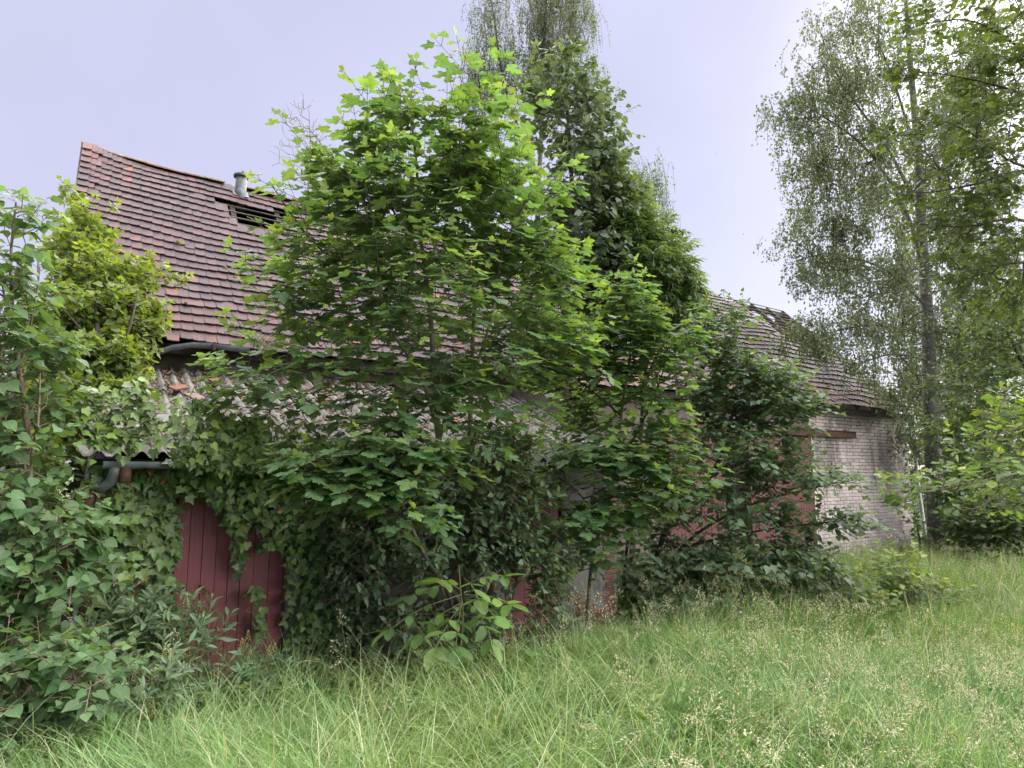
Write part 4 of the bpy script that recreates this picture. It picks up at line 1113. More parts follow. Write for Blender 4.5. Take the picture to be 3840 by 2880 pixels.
# ------------------------------------------------------------------ lilac, walnut
b4 = gp(1830, 2440, 7.9)
plant('lilac_bush', 'grey green lilac bush with thin tangled stems before the dark red door', 'bush',
      [([b4, at(1840, 2200, 7.8), at(1870, 1950, 7.8), at(1850, 1700, 7.8)], .022, .006), ([b4 + np.array([.1, 0, 0]), at(1930, 2200, 7.8), at(2010, 2000, 7.9), at(2060, 1930, 8)], .014, .005), ([b4 + np.array([-.1, 0, 0]), at(1720, 2250, 7.6), at(1600, 2150, 7.5), at(1420, 2080, 7.3)], .016, .005), ([at(1860, 2050, 7.8), at(1760, 1900, 7.7), at(1700, 1830, 7.7)], .01, .005), ([b4, at(1960, 2350, 7.7), at(2080, 2280, 7.7)], .010, .004)],
      [blob(1850, 1720, 7.8, 140, 110, .4), blob(1860, 1900, 7.7, 230, 120, .45), blob(1960, 2080, 7.7, 170, 110, .45), blob(1780, 2080, 7.6, 180, 100, .4), blob(1400, 2010, 7.3, 160, 100, .35), blob(1330, 2060, 7.2, 90, 80, .3), blob(2050, 2200, 7.7, 70, 100, .35), blob(2000, 2370, 7.7, 120, 80, .3, .6), blob(1560, 1960, 7.4, 130, 80, .35, .8), blob(2060, 2300, 7.7, 60, 60, .3, .7), blob(1370, 2180, 7.2, 130, 90, .3, .7), blob(1560, 2100, 7.3, 150, 110, .35, .8), blob(1700, 1960, 7.6, 150, 100, .3, .8), blob(1500, 2330, 7.2, 170, 80, .25, .6), blob(1750, 2330, 7.5, 200, 70, .3, .6), blob(1600, 1850, 7.5, 120, 90, .3, .6)],
      980, 'ovate', M['lilac'], M['bark_brown'], .100, dict(L=.26, nn=4, kind='opp', up=.35, petiole=.35, droop=.4, young=.4, flat=1.0, jitter=.35), 300, seg=.1, thick=.012)

def compound(name, label, cat, stems, rachises, leaflet, mat, bark, size, pairs, n_ind=300, group=None, ratio=1.0, droopv=.25, lat=.95):
    """stems: polylines; rachises: list of (start, direction, length) compound leaves"""
    t = thing(name, label, cat, stems[0][0][0], group)
    sk = Skel()
    for i, (pts, r0, r1) in enumerate(stems): sk.trunk(pts, r0, r1, attach=i > 0, seg=.1)
    P, D, Nn, S, A, sa, sb = [], [], [], [], [], [], []
    up = np.array([0, 0, 1.])
    for p0, d, L in rachises:
        d = unit(d); x = unit(np.cross(d, up)); n = np.cross(x, d); ag = RNG.uniform(0, 1)
        prev = np.array(p0)
        for j in range(pairs):
            u = (j + 1) / pairs; q = p0 + d * L * (.25 + .75 * u) - up * .18 * L * u * u
            sa.append(prev); sb.append(q); prev = q
            for s_ in (-1, 1):
                dd = unit(s_ * x * lat + d * .45 + RNG.normal(0, .12, 3) - up * droopv * RNG.uniform(.3, 1.4))
                P.append(q); D.append(dd); Nn.append(n + RNG.normal(0, .25, 3)); S.append(size * RNG.uniform(.75, 1.15) * (.7 + .3 * u)); A.append(ag * .8)
        P.append(prev); D.append(unit(d - up * .25)); Nn.append(n + RNG.normal(0, .2, 3)); S.append(size * 1.15 * ratio); A.append(ag)
    tw = (np.array(sa), np.array(sb), np.full(len(sa), .004), np.full(len(sa), .003))
    wood(t, sk, sk.radii(.004), tw, bark, .012)
    make_leaves(t, leaflet, mat, np.array(P), np.array(D), np.array(Nn), np.array(S), np.array(A), n_ind)
    return t
wb = gp(1700, 2470, 6.4)
wt = at(1720, 2120, 6.3); ra = []
for (px, py, tx, ty, dd) in [(1720, 2190, 1560, 2200, -.1), (1730, 2230, 1480, 2300, -.35), (1725, 2200, 1880, 2130, -.05), (1740, 2240, 1850, 2270, -.4), (1730, 2270, 1710, 2380, -.5), (1725, 2210, 1640, 2150, -.3), (1745, 2250, 1840, 2360, -.3), (1730, 2260, 1580, 2340, -.2), (1740, 2170, 1790, 2200, -.5), (1735, 2260, 1640, 2380, -.5), (1740, 2230, 1900, 2230, -.2)]:
    a = at(px, py, 6.3); b = at(tx, ty, 6.3 + dd); ra.append((a, b - a, np.linalg.norm(b - a) * 1.05))
compound('walnut_seedling', 'walnut seedling with large smooth oval leaflets below the lilac bush', 'sapling', [([wb, at(1735, 2340, 6.35), at(1728, 2220, 6.3), wt], .011, .004)], ra, 'ellipse', M['walnut'], M['stem_green'], .19, 3, 120)

# ------------------------------------------------------------------ trees standing at the right end of the shed
b5 = gp(2120, 2250, 12.0)
plant('dark_leafy_tree', 'dark round leaved tree behind the sycamore crown beside the birch', 'tree',
      [([b5, at(2110, 1700, 12), at(2125, 1300, 12.1), at(2150, 900, 12.2), at(2130, 450, 12.3), at(2110, 300, 12.3)], .12, .02), ([at(2120, 1350, 12), at(2250, 1000, 12), at(2330, 700, 12)], .05, .012), ([at(2125, 1200, 12), at(2030, 900, 12), at(1990, 600, 12)], .05, .012)],
      [blob(2110, 330, 12.3, 160, 130, .8), blob(2160, 500, 12.3, 200, 170, 1.0), blob(2210, 700, 12.2, 170, 200, 1.2), blob(2140, 900, 12.1, 220, 220, 1.2), blob(2260, 1050, 12.1, 250, 180, 1.2), blob(2080, 1200, 12, 220, 200, 1.0, .7), blob(2300, 480, 12.2, 60, 40, .3, .6)],
      900, 'round', M['dark_tree'], M['bark_dark'], .135, dict(L=.40, nn=7, kind='alt', up=.1, petiole=.4, droop=.8, young=.35, flat=.7, jitter=.4, sag=.2), 220)
b6 = gp(2360, 2300, 12.6)
t6 = [([b6, at(2390, 1800, 12.6), at(2420, 1400, 12.6), at(2440, 1000, 12.6), at(2430, 700, 12.6)], .07, .012), ([at(2410, 1450, 12.6), at(2520, 1200, 12.5), at(2570, 950, 12.5)], .04, .01), ([at(2420, 1300, 12.6), at(2320, 1050, 12.4), at(2330, 800, 12.4)], .04, .01)]
def feathery(name, label, trunks, blobs, n, size, mat, n_ind, L=.34, pairs=5):
    t = thing(name, label, 'tree', trunks[0][0][0]); sk = Skel()
    for i, (pts, r0, r1) in enumerate(trunks): sk.trunk(pts, r0, r1, attach=i > 0)
    T = sample_blobs(blobs, n, .5); T = T[clear_of_buildings(T)]; tips = sk.reach(T)
    up = np.array([0, 0, 1.]); P0 = sk.pos[tips]; m = len(tips); c = sk.pos[:sk.n].mean(0)
    o = unit((P0 - c) * np.array([1, 1, .4])); P, D, Nn, S, A, sa, sb = [], [], [], [], [], [], []
    for k in range(3):
        d = unit(.5 * sk.dir[tips] + .5 * o + RNG.normal(0, .5, (m, 3)) + up * .25); x = unit(np.cross(d, up)); n_ = np.cross(x, d); ag = RNG.random(m); prev = P0
        for j in range(pairs):
            u = (j + 1) / pairs; q = P0 + d * L * u - up * .35 * L * u * u; sa.append(prev); sb.append(q); prev = q
            for s_ in (-1, 1):
                P.append(q); D.append(s_ * x * .8 + d * .6 - up * RNG.uniform(.1, .7, (m, 1)) + RNG.normal(0, .12, (m, 3))); Nn.append(n_ + RNG.normal(0, .3, (m, 3))); S.append(size * RNG.uniform(.8, 1.2, m)); A.append(ag * (.3 + .5 * u))
        P.append(prev); D.append(d - up * .5); Nn.append(n_); S.append(np.full(m, size * 1.1)); A.append(ag)
    cc = np.concatenate
    wood(t, sk, sk.radii(.004), (cc(sa), cc(sb), np.full(len(sa) * m, .003), np.full(len(sa) * m, .002)), M['bark_dark'])
    make_leaves(t, 'narrow', mat, cc(P), cc(D), cc(Nn), cc(S), cc(A), n_ind)
feathery('feathery_tree', 'bright green tree with narrow feathery leaflets leaning over the barn ridge', t6,
         [blob(2290, 690, 12.4, 60, 90, .6), blob(2350, 800, 12.5, 80, 110, .8), blob(2420, 950, 12.6, 100, 120, 1.0), blob(2380, 1040, 12.4, 160, 110, 1.0), blob(2510, 1060, 12.5, 70, 90, .7), blob(2320, 890, 12.4, 110, 100, .8), blob(2550, 930, 12.5, 25, 40, .3, .7), blob(2480, 1180, 12.4, 120, 90, .7, .8), blob(2570, 1100, 12.5, 40, 40, .3)],
         560, .17, M['ash'], 200)

# ------------------------------------------------------------------ linden thicket on the left
b7 = gp(120, 2500, 5.6)
plant('linden_tree', 'pale linden with heart shaped leaves reaching up past the ivy covered gable', 'tree',
      [([b7, at(90, 2100, 5.5), at(110, 1700, 5.5), at(60, 1300, 5.4), at(40, 1000, 5.4), at(60, 760, 5.4)], .045, .007), ([at(100, 1800, 5.5), at(140, 1600, 5.4), at(150, 1400, 5.4)], .02, .006), ([at(95, 2050, 5.5), at(180, 1980, 5.3), at(280, 2040, 5.2)], .018, .005), ([at(95, 2150, 5.5), at(220, 2180, 5.2), at(310, 2230, 5.2)], .014, .005), ([at(70, 1400, 5.4), at(130, 1150, 5.5), at(150, 1000, 5.5)], .015, .005)],
      [blob(60, 830, 5.4, 70, 100, .35, .5), blob(40, 1100, 5.4, 80, 170, .5), blob(80, 1320, 5.4, 110, 140, .6), blob(60, 1500, 5.4, 110, 120, .7), blob(110, 1640, 5.4, 90, 90, .5, .8), blob(50, 1800, 5.4, 110, 170, .7), blob(110, 1920, 5.3, 90, 80, .5), blob(250, 2020, 5.2, 80, 80, .4), blob(150, 2090, 5.3, 140, 130, .6), blob(250, 2190, 5.2, 75, 80, .35, .8), blob(360, 2090, 5.2, 50, 25, .2, .5), blob(80, 2230, 5.3, 130, 110, .5), blob(110, 950, 5.6, 40, 40, .3, .3)],
      480, 'heart', M['linden_pale'], M['bark_brown'], .105, dict(L=.28, nn=5, kind='alt', up=.1, petiole=.4, droop=.6, young=.5, flat=1.0, jitter=.35, sag=.2, zs=.6, size_var=.42), 300, thick=.012)
b8 = gp(60, 2700, 4.6)
plant('linden_shrub', 'low rounded linden shrub with large heart shaped leaves above the grass', 'shrub',
      [([b8, at(80, 2560, 4.6), at(130, 2450, 4.6), at(200, 2400, 4.6)], .018, .006), ([b8, at(180, 2600, 4.5), at(330, 2540, 4.5), at(400, 2570, 4.4)], .014, .005), ([b8 + np.array([-.1, .1, 0]), at(10, 2550, 4.7), at(20, 2440, 4.7)], .014, .005)],
      [blob(120, 2430, 4.7, 150, 60, .5), blob(240, 2460, 4.6, 150, 70, .5), blob(60, 2520, 4.6, 130, 80, .5), blob(270, 2540, 4.5, 140, 70, .45), blob(330, 2600, 4.5, 70, 60, .3), blob(120, 2610, 4.5, 170, 80, .5, .9), blob(390, 2560, 4.4, 40, 60, .2, .5)],
      135, 'heart', M['linden_pale'], M['bark_brown'], .098, dict(L=.20, nn=4, kind='alt', up=.2, petiole=.45, droop=.55, young=.4, flat=.9, jitter=.3, sag=.15), 280, seg=.08, thick=.008)

# ------------------------------------------------------------------ privet shrubs round the first door
def privet(label, px, top, bot, d, w, n, nst, size=.085, buds=0, group='privet shrubs by the oxblood door', n_ind=130):
    base = gp(px, bot, d); tr = []; bl = []
    for k in range(nst):
        a = RNG.uniform(-1, 1)
        tx = px + a * w * .75; ty = top + RNG.uniform(0, .45) * (bot - top) * abs(a)
        tr.append(([base + np.array([a * .06, RNG.uniform(-.05, .05), 0]), at(px + a * w * .4, (top + bot) / 2, d + RNG.uniform(-.1, .1)), at(tx, ty, d + RNG.uniform(-.2, .2))], .009, .004))
        bl.append(blob(tx, ty + 40, d, w * .42, (bot - top) * .22, .22))
    bl.append(blob(px, (top + bot) / 2 + 40, d, w * .8, (bot - top) * .3, .3, .7))
    t, sk, tips = plant('privet_shrub', label, 'shrub', tr, bl, int(n * 1.15), 'lance', M['privet'], M['stem_green'], size * 1.35, dict(L=.20, nn=4, kind='opp', up=.6, petiole=.12, droop=.2, young=.6, flat=.5, jitter=.4, lat_w=.9), n_ind, group, seg=.08, thick=.006)
    if buds:
        q = sk.pos[tips[RNG.choice(len(tips), min(buds, len(tips)), False)]]; q = q[np.argsort(-q[:, 2])][:buds]
        b = MB()
        for p in q:
            p = p + np.array([0, 0, .18])
            for k in range(26):
                u = k / 26; a = k * 2.4; r = .022 * (1 - u) + .004
                c = p + np.array([cos(a) * r, sin(a) * r, .10 * u]); s = .0045
                b.add([c + np.array([s, 0, 0]), c + np.array([-s, 0, 0]), c + np.array([0, s, 0]), c + np.array([0, -s, 0]), c + np.array([0, 0, s]), c + np.array([0, 0, -s])], [(0, 2, 4), (2, 1, 4), (1, 3, 4), (3, 0, 4), (2, 0, 5), (1, 2, 5), (3, 1, 5), (0, 3, 5)])
        b.obj('flower_buds', M['seed_yellow'], t, kind='stuff')
privet('tallest privet shrub standing before the oxblood door planks', 735, 2330, 2660, 5.9, 55, 30, 4, .10, 4)
privet('privet shrub at the hinge side of the oxblood door', 890, 2470, 2660, 5.9, 55, 18, 3, .09, 4)
privet('small upright privet shoot right of the oxblood door', 1030, 2520, 2690, 5.9, 80, 18, 3, .09, 2)
privet('leaning privet shrub with cream flower buds in the grass', 540, 2500, 2760, 5.2, 100, 34, 4, .085, 8)
privet('glossy privet shrub against the ivy left of the door', 560, 2260, 2560, 6.0, 60, 40, 4, .10, 0)
privet('dark privet shrub beside the rust brown downpipe', 450, 2280, 2560, 5.9, 90, 38, 4, .10, 0)
privet('low spreading privet shrub under the linden shrub', 180, 2640, 2790, 4.6, 230, 50, 6, .085, 0)
privet('privet shrub with drooping leaves between downpipe and door', 690, 2570, 2720, 5.7, 90, 20, 4, .085, 3)

# ------------------------------------------------------------------ ivy
def ivy_sheet(name, label, polys, plane_pt, n, size, mat, n_ind, thick=.12, normal=(0, -1, 0), kind='ivy', young=.35, hang=.8, dead=.012, stems=30, holes=()):
    """leaves on a surface; polys in photo pixels, plane_pt(px, py) gives the surface point"""
    pts = []
    tot = sum(p[1] for p in polys)
    for poly, w in polys:
        A = np.array(poly, float); lo, hi = A.min(0), A.max(0); k = int(n * w / tot); got = []
        while len(got) < k:
            q = lo + RNG.random((k, 2)) * (hi - lo); q = q[in_poly(q, poly)]
            got += q.tolist()
        pts += got[:k]
    q = np.array(pts)
    for h in holes: q = q[~in_poly(q, h)]
    P = np.array([plane_pt(a, b) for a, b in q]); m = len(P)
    nv = np.array(normal, float)
    bulge = np.abs(RNG.normal(0, 1, m)) * thick
    lump = .5 + .5 * np.sin(P[:, 0] * 5.1 + 1) * np.sin(P[:, 2] * 4.3)
    P = P + nv * (.015 + bulge * (.4 + .9 * lump))[:, None]
    side = np.cross(nv, [0, 0, 1.]); side = unit(side)
    ang = RNG.normal(0, .7, m)
    dn = np.array([0, 0, -1.]) if abs(nv[2]) < .9 else np.array([0, -1., 0])
    D = np.cos(ang)[:, None] * dn * hang + np.sin(ang)[:, None] * side + nv * RNG.uniform(.05, .6, (m, 1))
    Nn = nv + np.array([0, 0, .35]) + RNG.normal(0, .33, (m, 3))
    S = size * RNG.uniform(.55, 1.25, m); A = np.clip(young * RNG.random(m) + bulge / max(thick, .01) * .18 + RNG.normal(0, .1, m), 0, 1); A[RNG.random(m) < dead] = -1
    t = thing(name, label, 'ivy', P.mean(0) * np.array([1, 1, 0]) + np.array([0, 0, ground_z(P[:, 0].mean(), P[:, 1].mean())]))
    if stems:
        a_, b_ = [], []
        for k in range(stems):
            i = RNG.integers(m); p = P[i] - nv * bulge[i] * .8
            for s in range(5):
                nx = p + side * RNG.normal(0, .06) + np.cross(side, nv) * RNG.uniform(.05, .16) * (1 if np.cross(side, nv)[2] > 0 else -1) + nv * RNG.normal(0, .004)
                a_.append(p); b_.append(nx); p = nx
        V, Fq = tubes(np.array(a_), np.array(b_), np.full(len(a_), .006), np.full(len(a_), .005), 4)
        obj('stems', mesh_np('stems', V, Fq, M['bark_brown'], True), t, kind='stuff')
    make_leaves(t, kind, mat, P, D, Nn, S, A, n_ind)
    return t
front = lambda a, b: at_y(a, b, SY - .02)
ivy_sheet('ivy', 'dark ivy covering the shed wall between downpipe and oxblood door', [([(330, 1750), (470, 1720), (660, 1790), (668, 2060), (652, 2380), (560, 2480), (330, 2480), (335, 2000)], 1.0)], front, 1150, .098, M['ivy'], 300, .07, dead=.03)
ivy_sheet('ivy', 'ivy hanging over the top of the oxblood door from the shed gutter', [([(560, 1780), (700, 1740), (1100, 1740), (1130, 1900), (1060, 1960), (975, 1985), (935, 1950), (900, 2000), (850, 1985), (800, 1900), (745, 1860), (715, 1850), (690, 1860), (672, 1830)], 1.0), ([(868, 1960), (915, 1960), (905, 2090), (885, 2170), (875, 2090)], .10), ([(930, 2190), (975, 2200), (970, 2270), (985, 2390), (960, 2400), (945, 2260)], .05), ([(1000, 2010), (1040, 1960), (1030, 2050), (960, 2060)], .06)], lambda a, b: at_y(a, b, SY - .03), 900, .088, M['ivy'], 300, .13, dead=.006, young=.45)
ivy_sheet('ivy', 'thick dark ivy on the shed wall right of the oxblood door', [([(1060, 1800), (1340, 1790), (1380, 2000), (1400, 2250), (1330, 2420), (1180, 2560), (1065, 2400), (1058, 2150)], 1.0)], front, 1050, .088, M['ivy'], 300, .09, dead=.01, stems=20)
def shed_roof_surface(a, b):
    r = FWD + (a - 1920) / F_PX * RIGHT - (b - 1440) / F_PX * UPV
    # plane through the shed roof
    n = np.array([0, -1.36, 3.42]); p0 = np.array([0, 7.22, 2.26]); k = (n @ (p0 - CAM)) / (n @ r)
    return CAM + r * k
ivy_sheet('ivy', 'glossy light green ivy creeping over the lower shed roof and gutter', [([(380, 1690), (560, 1680), (640, 1640), (780, 1560), (900, 1560), (1060, 1640), (1220, 1660), (1280, 1760), (1100, 1800), (800, 1800), (720, 1770), (620, 1730), (420, 1730)], 1.0), ([(300, 1480), (560, 1500), (600, 1600), (560, 1690), (380, 1690), (240, 1640)], .5), ([(600, 1640), (760, 1540), (760, 1520), (600, 1600)], .05)], lambda a, b: at_y(a, b, 7.08), 1350, .086, M['ivy'], 300, .12, (0, -.75, .66), young=.75, dead=.004, stems=10, holes=[[(395, 1690), (640, 1690), (640, 1722), (395, 1722)]])
def gable_pt(a, b): return at_y(a, b, 9.0 + .9 * RNG.random())
# flowering ivy bushing out over the gable and verge
gb = gp(330, 2300, 8.4)
t, sk, tips = plant('ivy_mass', 'bushy yellow green flowering ivy climbing over the left gable and roof edge', 'ivy',
      [([gb, at(340, 1900, 8.2), at(380, 1500, 8.1), at(360, 1200, 8.3), at(300, 950, 8.8)], .03, .008), ([at(370, 1550, 8.1), at(480, 1250, 8.2), at(520, 1080, 8.6)], .018, .006), ([at(360, 1300, 8.2), at(230, 1150, 8.0)], .02, .008)],
      [blob(290, 860, 9.6, 80, 90, .4, .8), blob(285, 960, 9.2, 100, 110, .5), blob(360, 900, 9.6, 70, 60, .3, .7), blob(330, 1050, 8.9, 140, 110, .5), blob(440, 1080, 8.9, 110, 100, .4), blob(540, 1050, 9.1, 80, 45, .3, .7), blob(390, 1200, 8.6, 190, 130, .5), blob(510, 1200, 8.7, 80, 100, .4), blob(300, 1330, 8.3, 210, 140, .5), blob(430, 1360, 8.2, 130, 100, .4), blob(230, 1180, 8.5, 110, 130, .5, .8), blob(480, 1480, 7.9, 70, 70, .3, .7), blob(330, 1500, 7.9, 180, 100, .4), blob(200, 1500, 7.9, 110, 120, .4, .8), blob(285, 750, 9.9, 28, 70, .25, .7), blob(405, 800, 10.0, 60, 28, .2, .5), blob(560, 1010, 9.4, 60, 40, .25, .5), blob(640, 1060, 9.4, 22, 30, .2, .3), blob(265, 1650, 7.7, 130, 90, .3, .8)],
      1000, 'ivy', M['ivy_adult'], M['bark_dark'], .092, dict(L=.20, nn=4, kind='opp', up=.25, petiole=.4, droop=.45, young=.8, flat=.75, jitter=.45), 300, filt=False, shell=.75)

# ------------------------------------------------------------------ birches behind the barn
def birch(name, label, trunks, blobs, n_tips, strands, hang, leaf_size, lpm, leaf_kind='diamond', n_ind=0, droop=1.0, filt=True, clear=None):
    t = thing(name, label, 'tree', trunks[0][0][0]); sk = Skel()
    for i, (pts, r0, r1) in enumerate(trunks): sk.trunk(pts, r0, r1, attach=i > 0, seg=.3)
    T = sample_blobs(blobs, n_tips, .35)
    if filt: T = T[clear_of_buildings(T)]
    tips = sk.reach(T, .3, upcurve=-.3, down=1.2)
    leafy = np.concatenate([tips, tips, sk.par[tips], sk.par[sk.par[tips]]]); leafy = leafy[leafy > 0]
    idx = RNG.choice(leafy, strands); P0 = sk.pos[idx] + RNG.normal(0, .22, (strands, 3)); L = hang * RNG.uniform(.35, 1.4, strands)
    h = unit(RNG.normal(size=(strands, 3)) * np.array([1, 1, .2])); up = np.array([0, 0, 1.])
    if clear:
        q = proj(P0); cx = np.interp(q[:, 1], [c[1] for c in clear], [c[0] for c in clear])
        ok = ~((np.abs(q[:, 0] - cx) < 60) & (q[:, 2] < 20.3) & (RNG.random(strands) < .85)); P0, L = P0[ok], L[ok]; strands = len(P0)
        h = unit(RNG.normal(size=(strands, 3)) * np.array([1, 1, .2]))
    def node(u): return P0 + h * (.35 * L * np.sqrt(u) * (1.6 - droop))[:, None] - up * (droop * L * u ** 1.3)[:, None]
    sa, sb = [], []; us = np.linspace(0, 1, 4)
    for a, b in zip(us[:-1], us[1:]): sa.append(node(a)); sb.append(node(b))
    P, D, Nn, S = [], [], [], []
    for j in range(int(lpm * hang)):
        u = RNG.random(strands); q = node(u) if False else P0 + h * (.35 * L * np.sqrt(u) * (1.6 - droop))[:, None] - up * (droop * L * u ** 1.3)[:, None]
        P.append(q + RNG.normal(0, .065, (strands, 3))); D.append(RNG.normal(0, .55, (strands, 3)) - up * .8); Nn.append(RNG.normal(0, 1, (strands, 3))); S.append(leaf_size * RNG.uniform(.7, 1.3, strands))
    c = np.concatenate; A_, B_ = c(sa), c(sb); 
    wood(t, sk, sk.radii(.008, k=.8), (A_, B_, np.full(len(A_), .005), np.full(len(A_), .004)), M['bark_birch'], .03, M['bark_dead'] if False else M['bark_dark'])
    make_leaves(t, leaf_kind, M['birch'], c(P), c(D), c(Nn), c(S), np.clip(RNG.normal(.35, .25, strands * int(lpm * hang)), 0, 1), n_ind, nvar=3)
    return t
p = at(2010, 1500, 26); p[2] = -.8
birch('birch_tree', 'tall weeping birch rising behind the sycamore with hanging grey green strands',
      [([p, at(2015, 900, 26), at(2030, 500, 26), at(2040, 150, 26), at(2060, -250, 26)], .20, .03), ([at(2025, 550, 26), at(2110, 250, 26), at(2160, -50, 26)], .07, .02), ([at(2015, 650, 26), at(1900, 350, 26), at(1850, 50, 26), at(1820, -100, 26)], .07, .02), ([at(2030, 700, 26), at(2200, 480, 26), at(2260, 350, 26)], .05, .015), ([at(2020, 1000, 26), at(2300, 750, 26), at(2420, 640, 26)], .06, .015)],
      [blob(2050, -50, 26, 170, 150, 2.0), blob(1850, 40, 26, 90, 130, 1.2, .7), blob(2080, 120, 26, 130, 160, 1.8), blob(1810, 200, 26, 60, 120, 1, .8), blob(2190, 60, 26, 55, 140, 1, .7), blob(1960, 230, 26, 180, 100, 1.5), blob(2200, 300, 26, 70, 70, 1, .8), blob(2255, 330, 26, 45, 50, .8, .6), blob(2170, 440, 26, 90, 110, 1.5, .7), blob(2440, 610, 26, 45, 60, .8, .8), blob(2420, 720, 26, 70, 110, 1, .8), blob(2330, 650, 26, 110, 110, 1.2, .6), blob(2490, 800, 26, 50, 80, .8, .4), blob(1780, 330, 26, 60, 100, 1, .6)],
      420, 2300, 1.25, .080, 11)
p = at(3500, 1900, 20); p[2] = ground_z(p[0], p[1]) - .1
birch('birch_tree', 'large silver birch with airy drooping foliage beyond the far brick corner',
      [([p, at(3490, 1500, 20), at(3478, 1200, 20), at(3455, 850, 20), at(3440, 550, 20), at(3415, 250, 20), at(3390, -100, 20)], .27, .045), ([at(3470, 1050, 20), at(3400, 800, 19.5), at(3250, 560, 19.2), at(3060, 420, 19), at(2960, 360, 19)], .075, .014), ([at(3450, 800, 20), at(3330, 560, 19.8), at(3150, 300, 19.5), at(3080, 130, 19.5)], .06, .014), ([at(3475, 1150, 20), at(3300, 1000, 19.2), at(3080, 960, 19), at(2980, 980, 19)], .05, .012), ([at(3440, 600, 20), at(3350, 300, 20), at(3250, 60, 20)], .05, .014), ([at(3450, 700, 20), at(3600, 450, 20.5), at(3700, 200, 20.5)], .06, .014), ([at(3480, 1250, 20), at(3250, 1220, 18.6), at(3000, 1280, 18.2)], .045, .01), ([at(3470, 1000, 20), at(3620, 850, 20.5), at(3750, 700, 20.5)], .05, .014), ([at(3480, 1350, 20), at(3330, 1330, 18.4), at(3150, 1400, 17.8)], .04, .01)],
      [blob(3180, 60, 19.5, 150, 110, 1.8), blob(3350, 150, 20, 190, 220, 2.2), blob(3080, 280, 19.2, 160, 110, 1.5), blob(2960, 400, 19, 100, 80, 1.0), blob(3200, 420, 19.3, 220, 170, 2.0), blob(3000, 540, 19, 110, 110, 1.2), blob(3150, 700, 19.2, 200, 190, 1.8), blob(3380, 600, 20, 180, 250, 2.2), blob(3050, 850, 19, 130, 90, 1.2), blob(3250, 950, 19.2, 230, 150, 1.8), blob(3050, 1010, 18.8, 130, 80, 1.0), blob(3320, 1150, 19, 230, 130, 1.6), blob(3560, 1000, 20.5, 220, 330, 2.5), blob(3620, 500, 20.5, 200, 320, 2.4), blob(3700, 200, 21, 160, 200, 2), blob(3560, 1350, 20.3, 180, 220, 2), blob(3400, 1430, 19.2, 110, 180, 1.2), blob(3020, 1230, 18, 110, 60, .7, .9), blob(3150, 1310, 17.6, 140, 60, .8, .9), blob(3290, 1400, 17.8, 110, 55, .8, .8), blob(3050, 1370, 17.4, 60, 35, .5, .5), blob(3230, 1230, 18, 160, 70, 1.0, .7), blob(3460, 1620, 19.8, 100, 90, .8, .8), blob(3720, 1150, 21, 150, 300, 2.0)],
      1400, 6600, .75, .088, 20, droop=.75, clear=[(3390, 250), (3440, 550), (3460, 850), (3482, 1200), (3495, 1500), (3502, 1750)])
# ------------------------------------------------------------------ bare tree behind the ridge
p = at(1120, 900, 21); p[2] = -.8
t = thing('bare_tree', 'leafless twiggy tree showing grey above the ridge beside the sycamore', 'tree', p); sk = Skel()
sk.trunk([p, at(1150, 800, 21), at(1165, 600, 21), at(1160, 430, 21)], .10, .012, seg=.3)
T = sample_blobs([blob(1120, 520, 21, 90, 90, 1), blob(1090, 430, 21, 50, 60, .6), blob(1170, 560, 21, 100, 140, 1), blob(1060, 600, 21, 60, 60, .8), blob(1130, 380, 21, 60, 50, .6)], 230, .5)
sk.reach(T, .25, down=2.0); wood(t, sk, sk.radii(.006, k=.7), None, M['bark_dead'], .03)

